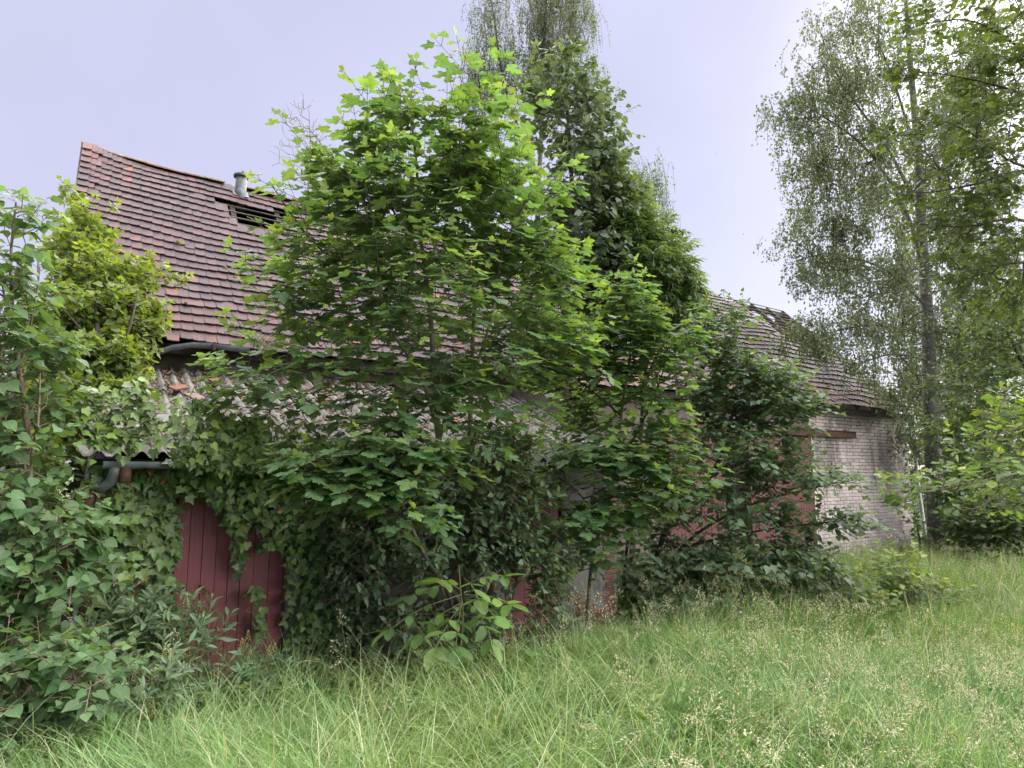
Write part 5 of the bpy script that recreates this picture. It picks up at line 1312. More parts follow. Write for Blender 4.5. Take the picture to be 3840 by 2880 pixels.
# ------------------------------------------------------------------ right foreground trees
p = gp(4150, 2300, 10)
plant('hornbeam_tree', 'olive green hornbeam reaching in from outside with small pointed leaves before the birch', 'tree',
      [([p, at(4130, 1500, 10), at(4100, 900, 10), at(4060, 300, 10), at(4000, -200, 10)], .12, .02), ([at(4110, 950, 10), at(3880, 660, 9.6), at(3780, 600, 9.4), at(3640, 500, 9.3), at(3530, 450, 9.2)], .032, .007), ([at(4090, 800, 10), at(3850, 650, 9.6), at(3660, 690, 9.4), at(3500, 720, 9.3), at(3420, 720, 9.2)], .026, .006), ([at(4070, 400, 10), at(3850, 200, 9.8), at(3650, 80, 9.6), at(3460, 90, 9.5)], .026, .006), ([at(4110, 1000, 10), at(3850, 830, 9.6), at(3620, 850, 9.4), at(3450, 840, 9.4)], .035, .008), ([at(4120, 1200, 10), at(3900, 1000, 9.7), at(3700, 1000, 9.6), at(3560, 1010, 9.5)], .026, .006), ([at(4080, 500, 10), at(3850, 360, 9.7), at(3650, 300, 9.5), at(3480, 270, 9.4)], .024, .006)],
      [blob(3560, 50, 9.6, 150, 45, .7, .7), blob(3450, 90, 9.5, 60, 35, .3, .7), blob(3760, 60, 9.8, 120, 90, .9), blob(3420, 280, 9.4, 130, 30, .4, .8), blob(3620, 270, 9.5, 150, 60, .7), blob(3760, 300, 9.6, 120, 120, .9), blob(3400, 500, 9.2, 130, 35, .4, .6), blob(3540, 440, 9.2, 130, 60, .6), blob(3750, 480, 9.4, 140, 110, .9), blob(3430, 590, 9.2, 110, 30, .4, .5), blob(3620, 610, 9.3, 170, 60, .6, .8), blob(3450, 710, 9.3, 110, 40, .4), blob(3640, 720, 9.4, 160, 60, .6), blob(3790, 700, 9.5, 90, 110, .7), blob(3450, 830, 9.4, 110, 28, .4, .8), blob(3640, 850, 9.4, 170, 50, .6), blob(3780, 920, 9.6, 100, 90, .7), blob(3660, 1010, 9.5, 130, 50, .6), blob(3780, 1100, 9.7, 110, 90, .7), blob(3560, 960, 9.5, 60, 30, .4, .6)],
      720, 'ovate', M['hornbeam'], M['bark_dark'], .105, dict(L=.34, nn=7, kind='alt', up=.05, petiole=.15, droop=.5, young=.55, flat=.8, jitter=.4, sag=.2), 260)
p = gp(4200, 2400, 8.5)
plant('oak_tree', 'oak branch with yellow green lobed leaves reaching in front of the downpipe', 'tree',
      [([p, at(4180, 1900, 8.5), at(4120, 1500, 8.6)], .12, .06), ([at(4150, 1700, 8.5), at(3840, 1770, 8.1), at(3650, 1810, 7.9), at(3500, 1840, 7.8), at(3400, 1850, 7.7)], .026, .006), ([at(4150, 1600, 8.5), at(3850, 1600, 8.3), at(3700, 1650, 8.2)], .02, .006), ([at(3800, 1780, 8.1), at(3680, 1900, 7.9), at(3600, 1900, 7.9)], .012, .005)],
      [blob(3390, 1850, 7.7, 60, 60, .25, 3.0), blob(3470, 1820, 7.75, 70, 40, .3), blob(3600, 1800, 7.9, 90, 50, .4), blob(3720, 1770, 8, 110, 80, .5), blob(3620, 1900, 7.9, 80, 40, .3, .8), blob(3790, 1850, 8, 80, 90, .5), blob(3700, 1650, 8.2, 130, 60, .5), blob(3790, 1560, 8.3, 90, 90, .5)],
      85, 'oak', M['oak'], M['bark_brown'], .15, dict(L=.18, nn=4, kind='alt', up=.25, petiole=.1, droop=.25, young=1.0, flat=.9, jitter=.45, lat_w=1.0), 300, seg=.1, thick=.01)
p = gp(4150, 2150, 13)
plant('mid_green_tree', 'dense mid green broadleaf tree between the birch trunk and oak branch', 'tree',
      [([p, at(4050, 1700, 13), at(3880, 1450, 13), at(3780, 1250, 13)], .10, .02)],
      [blob(3700, 1250, 13, 110, 120, .9), blob(3790, 1350, 13, 110, 150, 1), blob(3640, 1450, 13, 110, 110, .9), blob(3760, 1560, 13, 130, 120, 1), blob(3600, 1600, 13.2, 90, 80, .7), blob(3800, 1750, 13, 110, 120, .9), blob(3780, 1200, 13, 80, 120, .8)],
      430, 'ovate', M['thicket'], M['bark_dark'], .13, dict(L=.4, nn=6, kind='alt', up=.15, petiole=.2, droop=.5, young=.8, flat=.7, jitter=.4), 150)
# ivy clad trunk and thicket behind the right end
def thick_bush(label, px, d, blobs, n, size, leaf='ovate', mat='thicket', name='shrub', cat='shrub', group=None, n_ind=0, tall=1500):
    b = gp(px, 2000, d)
    plant(name, label, cat, [([b, at(px + 10, max(1900, tall + 40), d), at(px, tall, d)], .05, .015)], blobs, n, leaf, M[mat], M['bark_dark'], size, dict(L=.45, nn=5, kind='alt', up=.2, petiole=.2, droop=.5, young=.7, flat=.6, jitter=.5), n_ind, group, seg=.25)
thick_bush('dark ivy clad tree trunk in the shade right of the downpipe', 3590, 19, [blob(3590, 1900, 19, 45, 160, .45), blob(3600, 1700, 19, 40, 160, .4), blob(3610, 2000, 19, 70, 80, .6)], 300, .15, 'ivy', 'ivy', 'ivy_clad_tree', 'tree')
thick_bush('dark ivy bush hugging the far brick corner', 3440, 20.2, [blob(3425, 1980, 20.6, 40, 110, .4), blob(3405, 1830, 20.7, 18, 110, .25), blob(3500, 2040, 20.6, 40, 60, .5)], 170, .12, 'ivy', 'ivy', 'ivy_bush', 'ivy', tall=1985)
thick_bush('narrow ivy strip climbing the limewashed brick wall', 3315, 20.4, [blob(3318, 1940, 20.35, 22, 60, .12), blob(3322, 2020, 20.35, 26, 50, .14)], 40, .10, 'ivy', 'ivy', 'ivy_strip', 'ivy', tall=1880)
thick_bush('sunlit green undergrowth bush behind the birch trunk', 3530, 26, [blob(3540, 1750, 26, 90, 170, 1.5), blob(3560, 1950, 26, 120, 120, 1.5)], 420, .24)
thick_bush('shadowy shrub at the back of the meadow below the oak branch', 3690, 17, [blob(3680, 1980, 17, 110, 90, 1), blob(3760, 1950, 17, 110, 120, 1), blob(3820, 2000, 17, 80, 90, 1)], 500, .16)
thick_bush('tall dark shrub filling the gap behind the oak leaves', 3780, 24, [blob(3780, 1700, 24, 130, 260, 1.8), blob(3680, 1800, 24, 110, 200, 1.5), blob(3850, 1900, 24, 130, 200, 1.8)], 700, .24)
for k, (px, d, lab) in enumerate(((3520, 34, 'rounded far tree behind the downpipe corner'), (3760, 36, 'wide far tree behind the oak and thicket'), (4050, 30, 'far tree closing the meadow beyond the hornbeam'))):
    thick_bush(lab, px, d, [blob(px, 1650, d, 190, 200, 2.5), blob(px + 60, 1400, d, 140, 160, 2.2), blob(px - 40, 1900, d, 200, 150, 2.5)], 600, .40, 'simple', 'thicket', 'far_tree', 'tree', None, 0, 1300)
thick_bush('shadowed broadleaf tree behind the linden at the gable foot', 60, 9.5, [blob(100, 1750, 9.5, 200, 350, 1.0), blob(0, 2100, 9.3, 260, 200, 1.0), blob(-100, 1500, 9.6, 260, 250, 1.2), blob(150, 2200, 9, 120, 100, .6), blob(230, 1750, 8.6, 110, 230, .4, 1.2), blob(170, 2050, 8.4, 110, 200, .4, 1.2), blob(80, 1650, 8.6, 130, 200, .5)], 1500, .14, 'ovate', 'dark_tree', 'shaded_tree', 'tree')

thick_bush('light green tree showing through the broken battens at the far ridge', 2860, 33, [blob(2850, 1290, 33, 90, 90, 1.5), blob(2960, 1330, 33, 80, 80, 1.5), blob(2760, 1200, 33, 70, 60, 1.2)], 260, .3, 'simple', 'ash', 'far_tree', 'tree', None, 0, 1300)
# bramble patch in the meadow
for k, (px, py, w, h, d, lab) in enumerate(((3090, 2200, 110, 60, 10.5, 'low bramble patch with pale leaves beside the linden bush'), (3330, 2170, 110, 110, 10.6, 'taller bramble clump with upright leafy shoots in the meadow'), (3200, 2290, 150, 70, 9.6, 'bramble patch sprawling between meadow grass and linden bush'), (3480, 2240, 80, 60, 10.2, 'small bramble clump at the edge of the tall meadow grass'), (2480, 2420, 120, 50, 9.6, 'nettle like low leaves at the foot of the linden bush'))):
    b = gp(px, 2400, d)
    plant('bramble', lab, 'shrub', [([b, at(px + 10, py + 40, d), at(px, py - h * .6, d)], .012, .005), ([b, at(px - 60, py, d)], .01, .005), ([b, at(px + 60, py, d)], .01, .005)],
          [blob(px, py, d, w, h, .7)], 120, 'ovate', M['bramble'], M['stem_green'], .12, dict(L=.28, nn=4, kind='alt', up=.35, petiole=.3, droop=.35, young=.8, flat=1.0, jitter=.35), 60, 'bramble patches in the meadow', seg=.12, thick=.008)

# weeds along the wall between ivy and lilac
for px, py, w, h, d, lab in ((1340, 2420, 90, 110, 7.1, 'small broadleaf weed at the wall foot right of the ivy'), (1420, 2330, 80, 80, 7.2, 'compound leaved seedling under the lilac edge'), (1960, 2480, 130, 50, 8.2, 'low weed in front of the dark red door'), (2300, 2450, 110, 50, 9.0, 'low leafy weed by the brick quoin of the shed')):
    b = gp(px, 2500, d)
    plant('weed', lab, 'plant', [([b, at(px, py + h * .4, d), at(px + 8, py - h * .8, d)], .007, .004)], [blob(px, py, d, w, h, .3)], 34, 'ovate', M['lilac'], M['stem_green'], .085, dict(L=.16, nn=3, kind='opp', up=.3, petiole=.25, droop=.3, young=.6, flat=1.0, jitter=.35), 60, 'weeds along the shed wall', seg=.08, thick=.006)
# tangle of dead twigs under the lilac
t = thing('dead_twigs', 'tangle of dry brown twigs under the lilac bush', 'twigs', gp(1650, 2450, 7.6)); sk = Skel()
sk.trunk([gp(1650, 2450, 7.6), at(1655, 2350, 7.6)], .008, .005, seg=.08)
sk.reach(sample_blobs([blob(1640, 2390, 7.6, 210, 80, .35), blob(1500, 2250, 7.4, 140, 120, .3), blob(1850, 2380, 7.8, 120, 60, .3)], 110, .3), .08, down=.2); wood(t, sk, sk.radii(.0028, k=.5), None, M['bark_brown'], .02)

# ------------------------------------------------------------------ shed roof litter, dead grass at the eave
def litter():
    n = 15000; x = RNG.uniform(SX0, SX1, n); per = .177; x = (np.round((x - per / 2) / per) * per + per / 2) + RNG.normal(0, .022, n)
    u = RNG.beta(1.3, .9, n); P = np.stack(shed_roof_pt(x, u, 0.0), 1); P[:, 2] += RNG.uniform(-.028, .012, n) - .05 * np.sin(pi * u) * (.6 + .4 * np.sin(x)) + .02
    make_leaves_plain('leaf_litter', P, .046, M['litter'])
def make_leaves_plain(name, P, size, mat):
    n = len(P); D = unit(RNG.normal(size=(n, 3)) * np.array([1, 1, .4])); Nn = unit(RNG.normal(0, .45, (n, 3)) + np.array([0, -.37, .93])); Nn = unit(Nn - (Nn * D).sum(1, keepdims=True) * D); X = np.cross(D, Nn); S = size * RNG.uniform(.5, 1.4, n)
    T = np.array([[0, 0, 0], [.3, .45, .12], [0, 1, .15], [-.3, .45, .12]])
    V = P[:, None] + S[:, None, None] * (T[None, :, 0:1] * X[:, None] + T[None, :, 1:2] * D[:, None] + T[None, :, 2:3] * Nn[:, None])
    F3 = np.array([[0, 1, 2], [0, 2, 3]])
    obj(name, mesh_np(name, V.reshape(-1, 3), (F3[None] + (np.arange(n) * 4)[:, None, None]).reshape(-1, 3), mat), kind='stuff')
litter()
mo = MB()
t = None
def cushions(name, spots, mat):
    V, Fq = [], []; off = 0
    for c, r, nrm_ in spots:
        z = unit(nrm_); x = unit(np.cross(z, [1., .2, 0])); y = np.cross(z, x); ring = []
        for lv, (rr, hh) in enumerate(((1, 0), (.85, .45), (.5, .75))):
            for k in range(8):
                a = 2 * pi * k / 8 + lv * .3; q = RNG.uniform(.8, 1.15); ring.append(c + (x * cos(a) + y * sin(a)) * r * rr * q + z * r * hh * q)
        ring.append(c + z * r * .85); V += ring
        for lv in range(2):
            for k in range(8): a, b = off + lv * 8 + k, off + lv * 8 + (k + 1) % 8; Fq += [(a, b, b + 8), (a, b + 8, a + 8)]
        for k in range(8): Fq.append((off + 16 + k, off + 16 + (k + 1) % 8, off + 24))
        off += 25
    return mesh_np(name, np.array(V), np.array(Fq), mat, True)
sp = []
for px, py, r in ((670, 912, .055), (845, 1006, .045), (880, 1040, .03), (655, 1134, .035), (697, 1137, .03), (509, 973, .035), (460, 836, .03), (305, 762, .03), (950, 883, .03), (1135, 1230, .045), (2640, 1312, .2), (2720, 1280, .12), (2850, 1440, .12)):
    r0 = FWD + (px - 1920) / F_PX * RIGHT - (py - 1440) / F_PX * UPV
    n_ = NV; p0 = np.array([0, RY, RZ]) + NV * .03; k = (n_ @ (p0 - CAM)) / (n_ @ r0); sp.append((CAM + r0 * k, r, NV))
obj('moss_cushions', cushions('moss_cushions', sp, M['moss']), roof_o, kind='stuff')
sp = []
for k in range(90):
    x = round(RNG.uniform(SX0, SX1) / .177) * .177 + RNG.normal(0, .03); u = RNG.choice([.35, .68, .98, RNG.random()]) + RNG.normal(0, .02)
    X, Y, Z = shed_roof_pt(x, u, .02); sp.append((np.array([X, Y, Z - .03]), RNG.uniform(.02, .05), np.array([0, -.37, .93])))
obj('moss_patches', cushions('moss_patches', sp, M['moss']), shed, kind='stuff')

# ------------------------------------------------------------------ grass
def ribbons(name, B, H, lean, bend, Wd, mat, az=None, parent=None, seg=4):
    """curved tapering blades: B base points, H length, lean unit horizontal directions, bend 0..1"""
    n = len(B); ts = np.linspace(0, 1, seg + 1); up = np.array([0, 0, 1.])
    wd = np.cross(lean, up) + RNG.normal(0, .35, (n, 3)) * np.array([1, 1, .2]); wd = unit(wd)
    V = []
    a0 = .10 + .25 * RNG.random(n)
    pos = B.copy(); step = H / seg
    pts = [B]
    for i in range(seg):
        th = a0 + bend * ((i + .5) / seg) ** 1.3
        pos = pos + (np.cos(th)[:, None] * up + np.sin(th)[:, None] * lean) * step[:, None]
        pts.append(pos)
    wprof = np.interp(ts, [0, .3, .7, 1], [.7, 1, .7, 0])
    for i in range(seg):
        V.append(pts[i] - wd * (Wd * wprof[i] / 2)[:, None]); V.append(pts[i] + wd * (Wd * wprof[i] / 2)[:, None])
    V.append(pts[seg])
    k = len(V); V = np.stack(V, 1).reshape(-1, 3)
    T = []
    for i in range(seg - 1): T += [(2 * i, 2 * i + 1, 2 * i + 3), (2 * i, 2 * i + 3, 2 * i + 2)]
    T.append((2 * seg - 2, 2 * seg - 1, 2 * seg))
    Fq = (np.array(T)[None] + (np.arange(n) * k)[:, None, None]).reshape(-1, 3)
    return mesh_np(name, V, Fq, mat, True)
def meadow_points(n, r0, r1, a0, a1, power):
    u = RNG.random(n); r = (r0 ** (2 - power) + u * (r1 ** (2 - power) - r0 ** (2 - power))) ** (1 / (2 - power)); a = radians(33.6) + np.radians(RNG.uniform(a0, a1, n))
    x, y = r * np.sin(a), r * np.cos(a)
    ok = ~((x > SX0 - .1) & (x < SX1 + .1) & (y > SY - .06)) & ~((x > -.3) & (x < BX1 + .2) & (y > WY - .08))
    x, y = x[ok], y[ok]
    return np.stack([x, y, ground_z(x, y)], 1), np.hypot(x, y)
CLEAR = [(3090, 2350, 10.5, 1.0), (3330, 2350, 10.6, 1.1), (3200, 2400, 9.6, 1.0), (3480, 2380, 10.2, .8), (1720, 2500, 5.9, .6), (800, 2640, 5.5, .7)]
def build_grass():
    B, r = meadow_points(190000, 2.6, 30, -46, 46, 1.55)
    n = len(B)
    az = np.degrees(np.arctan2(B[:, 0], B[:, 1])) - 33.6
    clump = .5 + .5 * np.sin(B[:, 0] * 3.1 + np.sin(B[:, 1] * 2.3) * 1.5) * np.cos(B[:, 1] * 2.7 + B[:, 0])
    wall = np.clip((SY - .1 - B[:, 1]) / 2.6, 0, 1); wall = np.where(B[:, 0] < 7.2, wall, 1.0)
    right = np.clip((B[:, 0] - 4.5) / 5.0, 0, 1)
    patch = .5 + .5 * np.sin(B[:, 0] * 1.7 + 2 * np.sin(B[:, 1] * .9)) * np.sin(B[:, 1] * 1.9 + 1.3 * np.sin(B[:, 0] * .8))
    H = (.36 + .22 * clump + .24 * patch + .20 * right + .10 * np.clip((6.5 - r) / 3, 0, 1)) * (.24 + .76 * wall) * RNG.uniform(.55, 1.25, n)
    wind = np.array([-.35, -.75, 0]) + np.stack([np.sin(B[:, 1] * 1.3 + B[:, 0] * .7), np.cos(B[:, 0] * 1.1), np.zeros(n)], 1) * .7
    lean = unit(wind + RNG.normal(0, .75, (n, 3)) * np.array([1, 1, 0])); 
    bend = np.clip(RNG.normal(1.15, .55, n) * (1 - .45 * right) + .35 * np.clip((6.5 - r) / 3, 0, 1), .1, 2.4)
    Wd = (.0054 + .00048 * r) * RNG.uniform(.6, 1.5, n)
    for px, py, d, w in CLEAR:
        c = gp(px, py, d); H = H * (1 - .55 * np.exp(-((B[:, 0] - c[0]) ** 2 + (B[:, 1] - c[1]) ** 2) / w ** 2))
    nr = r < 9
    for q, sg in ((nr, 4), (~nr, 3)):
        obj('grass', ribbons('grass', B[q], H[q], lean[q], bend[q], Wd[q], M['grass'], seg=sg), kind='stuff')
build_grass()
def long_blades():
    B, r = meadow_points(9000, 2.9, 9, -45, 46, 1.2); n = len(B)
    ok = ~((B[:, 0] < 7.5) & (B[:, 1] > SY - 1.0)); B, r = B[ok], r[ok]; n = len(B)
    th = RNG.uniform(0, 2 * pi, n); lean = unit(np.stack([np.cos(th) - .35, np.sin(th) - .6, np.zeros(n)], 1))
    obj('long_grass', ribbons('long_grass', B, RNG.uniform(.6, 1.0, n), lean, RNG.uniform(1.0, 2.1, n), RNG.uniform(.0035, .006, n), M['pale_grass'], seg=7), kind='stuff')
M['pale_grass'] = grass_mat('pale_long_grass', (0.22, 0.36, 0.14), (0.40, 0.52, 0.26), (0.55, 0.50, 0.33), 0.10)
long_blades()
def tufts():
    C, r = meadow_points(330, 2.9, 10, -45, 46, 1.0)
    ok = ~((C[:, 0] < 7.5) & (C[:, 1] > SY - .7)); C = C[ok]; k = 46; n = len(C) * k
    th = RNG.uniform(0, 2 * pi, n); rr = .09 * np.sqrt(RNG.random(n)); B = np.repeat(C, k, 0) + np.stack([np.cos(th) * rr, np.sin(th) * rr, np.zeros(n)], 1)
    hs = np.repeat(RNG.uniform(.5, .95, len(C)), k) * RNG.uniform(.5, 1.15, n); bs = np.repeat(RNG.uniform(.7, 1.7, len(C)), k)
    wind = np.repeat(unit(np.stack([RNG.normal(-.3, .5, len(C)), RNG.normal(-.5, .5, len(C)), np.zeros(len(C))], 1)), k, 0)
    lean = unit(np.stack([np.cos(th), np.sin(th), np.zeros(n)], 1) + .7 * wind + RNG.normal(0, .25, (n, 3)) * np.array([1, 1, 0]))
    obj('grass_tufts', ribbons('grass_tufts', B, hs, lean, bs * RNG.uniform(.6, 1.4, n), RNG.uniform(.004, .0085, n), M['tuft_grass'], seg=6), kind='stuff')
M['tuft_grass'] = grass_mat('tuft_grass', (0.085, 0.19, 0.055), (0.24, 0.37, 0.14), (0.46, 0.43, 0.27), 0.05)
tufts()

def head_pts(kind, L, rg):
    """spikelets of one flower head: list of (position along head 0..1, offset, direction, size)"""
    out = []
    if kind == 'oat':
        for j in range(8):
            u = j / 8; k = 5 - int(u * 3)
            for q in range(k):
                a = rg.uniform(0, 2 * pi); rr = (.045 * (1 - u) + .012) * rg.uniform(.5, 1.2); out.append((u + rg.uniform(-.03, .03), rr, a, rg.uniform(.016, .024)))
    elif kind == 'brome':
        for j in range(22):
            u = j / 22; out.append((u, .010 + .012 * (1 - u), rg.uniform(0, 2 * pi), rg.uniform(.016, .026)))
    elif kind == 'cocksfoot':
        for c_, w in ((.0, 5), (.3, 8), (.55, 12), (.72, 14), (.88, 10)):
            for q in range(w): out.append((c_ + rg.uniform(-.06, .06), rg.uniform(.002, .016), rg.uniform(0, 2 * pi), rg.uniform(.010, .015)))
    else:  # fine panicle
        for j in range(34):
            u = rg.random(); rr = (.05 * (1 - u) + .006) * math.sqrt(rg.random()); out.append((u, rr, rg.uniform(0, 2 * pi), rg.uniform(.007, .012)))
    return out
def flowering(Bs, Hs, leans, bends, kinds, heads, rg, scale=None):
    """stalk triangles and spikelet triangles"""
    SV_, SF, HV, HF = [], [], [], []; so = ho = 0
    for i, (b, h, le, be, kd, hl) in enumerate(zip(Bs, Hs, leans, bends, kinds, heads)):
        sc_ = 1.0 if scale is None else scale[i]
        seg = 8; pts = [np.array(b)]; dirs = []
        for j in range(seg):
            th = .06 + be * ((j + .5) / seg) ** 2; d = np.array([le[0] * sin(th), le[1] * sin(th), cos(th)]); dirs.append(d); pts.append(pts[-1] + d * h / seg)
        side = np.array([-le[1], le[0], 0]); w = .0016 * sc_
        # stalk: a three sided tapering tube
        for j, p in enumerate(pts):
            d = dirs[min(j, seg - 1)]; y = np.cross(d, side); ww = w * (1 - .5 * j / seg)
            for a in (0, 2.1, 4.2): SV_.append(p + side * cos(a) * ww + y * sin(a) * ww)
        for j in range(seg):
            for q in range(3):
                a0, a1 = so + j * 3 + q, so + j * 3 + (q + 1) % 3; SF.append((a0, a1, a1 + 3)); SF.append((a0, a1 + 3, a0 + 3))
        so += 3 * (seg + 1)
        st = 1 - hl / h
        for (u, rr, a, s) in head_pts(kd, hl, rg):
            g = (st + min(max(u, 0), 1) * (1 - st)) * seg; j = min(int(g), seg - 1); p = pts[j] + (pts[j + 1] - pts[j]) * (g - j); d = dirs[j]; y = np.cross(d, side)
            rad = side * cos(a) + y * sin(a); c = p + rad * rr * sc_ + d * rr * .8; s = s * (.78 if kd != 'cocksfoot' else 1); ax = unit(d * .9 + rad * .55 - np.array([0, 0, .25 if kd in ('brome', 'oat') else 0])); x = unit(np.cross(ax, [.3, .5, .8])); z = np.cross(ax, x); s *= sc_
            HV += [c - ax * s * .5, c + x * s * .17, c + z * s * .17, c - x * s * .17, c - z * s * .17, c + ax * s * .6]
            for e, f in ((1, 2), (2, 3), (3, 4), (4, 1)): HF += [(ho, ho + f, ho + e), (ho + 5, ho + e, ho + f)]
            ho += 6
    return np.array(SV_), np.array(SF), np.array(HV), np.array(HF)
def seed_heads():
    rg = random.Random(5)
    B, r = meadow_points(9500, 3.2, 24, -44, 46, 1.2)
    pr = proj(B)
    az = (pr[:, 0] - 1920) / F_PX
    prob = np.clip(.10 + .9 * np.clip((pr[:, 0] - 1900) / 1100, 0, 1), .05, 1) * np.where((B[:, 0] < 7.2) & (B[:, 1] > SY - .9), .05, 1)
    keep = RNG.random(len(B)) < prob; B, r, pr = B[keep], r[keep], pr[keep]
    keep = (r > 5.5) | (pr[:, 0] > 2300); B, r = B[keep], r[keep]
    for px, py, d, w in CLEAR:
        c = gp(px, py, d); k2 = np.hypot(B[:, 0] - c[0], B[:, 1] - c[1]) > w * .8; B, r = B[k2], r[k2]
    B, r = B[:2600], r[:2600]; n = len(B)
    far = r > 9
    kinds = np.where(far, 'fine', np.where(RNG.random(n) < .22, 'brome', np.where(RNG.random(n) < .4, 'oat', 'fine')))
    H = np.where(far, RNG.uniform(.75, 1.15, n), RNG.uniform(.70, 1.10, n))
    th = RNG.uniform(0, 2 * pi, n); leans = np.stack([np.cos(th) - .5, np.sin(th) - .3], 1); leans = leans / np.linalg.norm(leans, axis=1, keepdims=True)
    bends = np.where(kinds == 'brome', RNG.uniform(1.3, 2.2, n), RNG.uniform(.2, .9, n)); heads = np.where(kinds == 'brome', .2, np.where(kinds == 'oat', .2, .22)) * RNG.uniform(.8, 1.2, n)
    scl = np.clip(r / 7, 1, 2.0)
    a, b, c, d = flowering(B, H, leans, bends, kinds, heads, rg, scl)
    obj('meadow_stalks', mesh_np('meadow_stalks', a, b, M['grass']), kind='stuff')
    obj('seed_heads', mesh_np('seed_heads', c, d, M['seed']), kind='stuff')
seed_heads()
def single_stalks():
    rg = random.Random(9)
    L = [  # tip pixel, depth, kind, bend, label
     (2250, 2205, 6.6, 'oat', .25, 'tallest white oat grass head before the dark shed end'), (2300, 2215, 6.6, 'oat', .55, 'white oat grass head leaning right of the tallest one'), (2118, 2305, 6.4, 'oat', .3, 'slim pale oat grass head in front of the dark red door'), (2050, 2365, 6.3, 'oat', .45, 'short pale oat grass head at the foot of the red door'),
     (2645, 2240, 6.6, 'oat', .15, 'white oat grass head standing before the linden bush shade'), (2800, 2290, 6.5, 'oat', .6, 'spreading white oat grass head below the linden branches'),
     (2140, 2455, 5.6, 'cocksfoot', .9, 'yellow cocksfoot head tilted above the dark grass'), (1970, 2510, 5.4, 'cocksfoot', .2, 'upright yellow cocksfoot head with lumpy spikes'), (2085, 2505, 5.5, 'cocksfoot', .5, 'small pale cocksfoot head beside the upright one'), (1918, 2600, 5.0, 'cocksfoot', .3, 'cocksfoot head low over the foreground grass'), (2090, 2560, 5.2, 'cocksfoot', .6, 'ragged cream cocksfoot head in mid grass'),
     (3815, 2270, 7.5, 'cocksfoot', .1, 'cocksfoot head standing tall at the meadow edge'),
     (1560, 2620, 4.6, 'brome', 2.0, 'arching brome stalk nodding over the foreground grass'), (2200, 2530, 5.2, 'brome', 1.8, 'buff brome head arching before the dark grass'), (2310, 2560, 5.0, 'brome', 2.0, 'drooping buff brome head beside the oat grass stems'), (2260, 2650, 4.6, 'brome', 1.7, 'long buff brome head drooping low in the foreground'), (2470, 2570, 4.9, 'brome', 2.1, 'bent brome head catching light right of the oat grass'), (2980, 2590, 4.7, 'brome', 1.5, 'brome head bowing left amid meadow seed heads'), (3400, 2690, 4.3, 'brome', 1.9, 'pale brome head curving over the near meadow'), (3600, 2620, 4.6, 'brome', 1.2, 'brome head slanting upward among feathery seed heads'), (650, 2690, 4.5, 'brome', 1.6, 'brome stalk bending low near the privet with buds'), (280, 2740, 4.2, 'brome', 1.7, 'brome head arching below the linden shrub')]
    for px, py, d, kd, be, lab in L:
        tip = at(px, py, d)
        g = ground_z(tip[0], tip[1]); le = np.array([rg.uniform(.3, 1), rg.uniform(-.5, .5)]); le /= np.linalg.norm(le)
        h = max(.35, (tip[2] - g)); k = 1.0
        # lengths so that the bent stalk ends at the tip
        seg = 8; x = z = 0
        for j in range(seg):
            th = .06 + be * ((j + .5) / seg) ** 2; x += sin(th) / seg; z += cos(th) / seg
        zz = max(z, .45); ln = h / zz; b = np.array([tip[0] - le[0] * x * ln, tip[1] - le[1] * x * ln, g - .03])
        hl = {'oat': .30, 'brome': .26, 'cocksfoot': .12}[kd]
        a, f, c, q = flowering([b], [ln], [le], [be], [kd], [hl], rg, [1.35])
        t = thing('flowering_grass', lab, 'grass stalk', b, 'flowering grass stalks in the meadow')
        obj('stem', mesh_np('stem', a, f, M['grass']), t); obj('seed_head', mesh_np('seed_head', c, q, M['seed_white'] if kd == 'oat' else M['seed_yellow'] if kd == 'cocksfoot' else M['seed']), t)
single_stalks()
B, r = meadow_points(420, 3.2, 12, -44, 44, 1.0)
P_, D_, N_, S_ = [], [], [], []
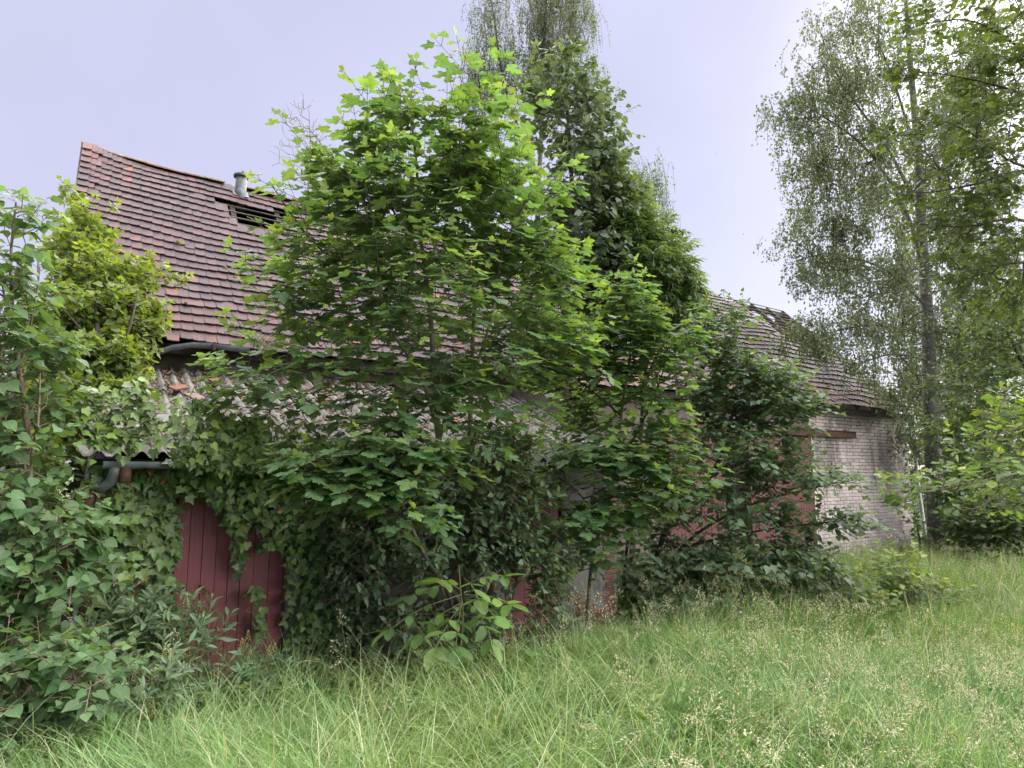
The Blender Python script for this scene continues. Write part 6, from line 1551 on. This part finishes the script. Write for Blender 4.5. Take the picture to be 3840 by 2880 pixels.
for b in B:
    k = RNG.integers(5, 10); h = RNG.uniform(.12, .42); a = RNG.uniform(0, 2 * pi, k); e = RNG.uniform(.1, .7, k)
    d = np.stack([np.cos(a), np.sin(a), e], 1); P_.append(b + d * .03 + np.stack([np.zeros(k), np.zeros(k), RNG.uniform(.3, 1, k) * h], 1)); D_.append(d); N_.append(np.array([0, 0, 1.]) + RNG.normal(0, .3, (k, 3))); S_.append(RNG.uniform(.06, .14, k))
make_leaves(None, 'ovate', M['bramble'], np.concatenate(P_), np.concatenate(D_), np.concatenate(N_), np.concatenate(S_), RNG.random(sum(map(len, S_))) * .5, 0, mass='meadow_weeds')
# dead grass tuft hanging from the barn gutter
P = np.array([at_y(px, 1300 + .03 * (px - 940) + RNG.uniform(-8, 8), 10.2) for px in RNG.uniform(935, 1120, 260)])
le = unit(np.stack([RNG.normal(0, 1, len(P)), RNG.normal(-.8, .5, len(P)), np.zeros(len(P))], 1))
gm_ = ribbons('dry_grass', P, RNG.uniform(.15, .38, len(P)), le, RNG.uniform(1.4, 2.8, len(P)), np.full(len(P), .006), simple_mat('dry_grass', (.33, .27, .18), (.48, .41, .30), 9, .8, bump_d=0))
obj('dry_grass', gm_, kind='stuff')
# three insects in the sky
for px, py, d, s, lab in ((2685, 577, 9, .010, 'topmost tiny dark insect flying in the open sky'), (2709, 660, 9, .007, 'faintest tiny insect flying in the middle of the sky gap'), (2787, 880, 9, .011, 'lowest tiny dark insect flying beside the birch')):
    c = at(px, py, d); t = thing('flying_insect', lab, 'insect', c, 'insects flying in the sky')
    b = MB(); b.tube([c + np.array([-s, 0, 0]), c + np.array([-s * .3, 0, s * .1]), c + np.array([s * .5, 0, 0]), c + np.array([s, 0, -s * .1])], [s * .15, s * .3, s * .25, s * .05], 6); b.obj('body', M['bark_dark'], t)
    for q in (-1, 1):
        b = MB(); b.add([c, c + np.array([-s * .6, q * s * 1.2, s * .9]), c + np.array([s * .2, q * s * 1.3, s * 1.0]), c + np.array([s * .3, 0, s * .05])], [(0, 1, 2, 3)]); b.obj('wing', M['bark_dead'], t)

if __import__('os').environ.get('TRI_COUNT'):
    print('TRIS', sum(sum(len(p.vertices) - 2 for p in m.polygons) for m in {o.data for o in bpy.data.objects if o.type == 'MESH'}))
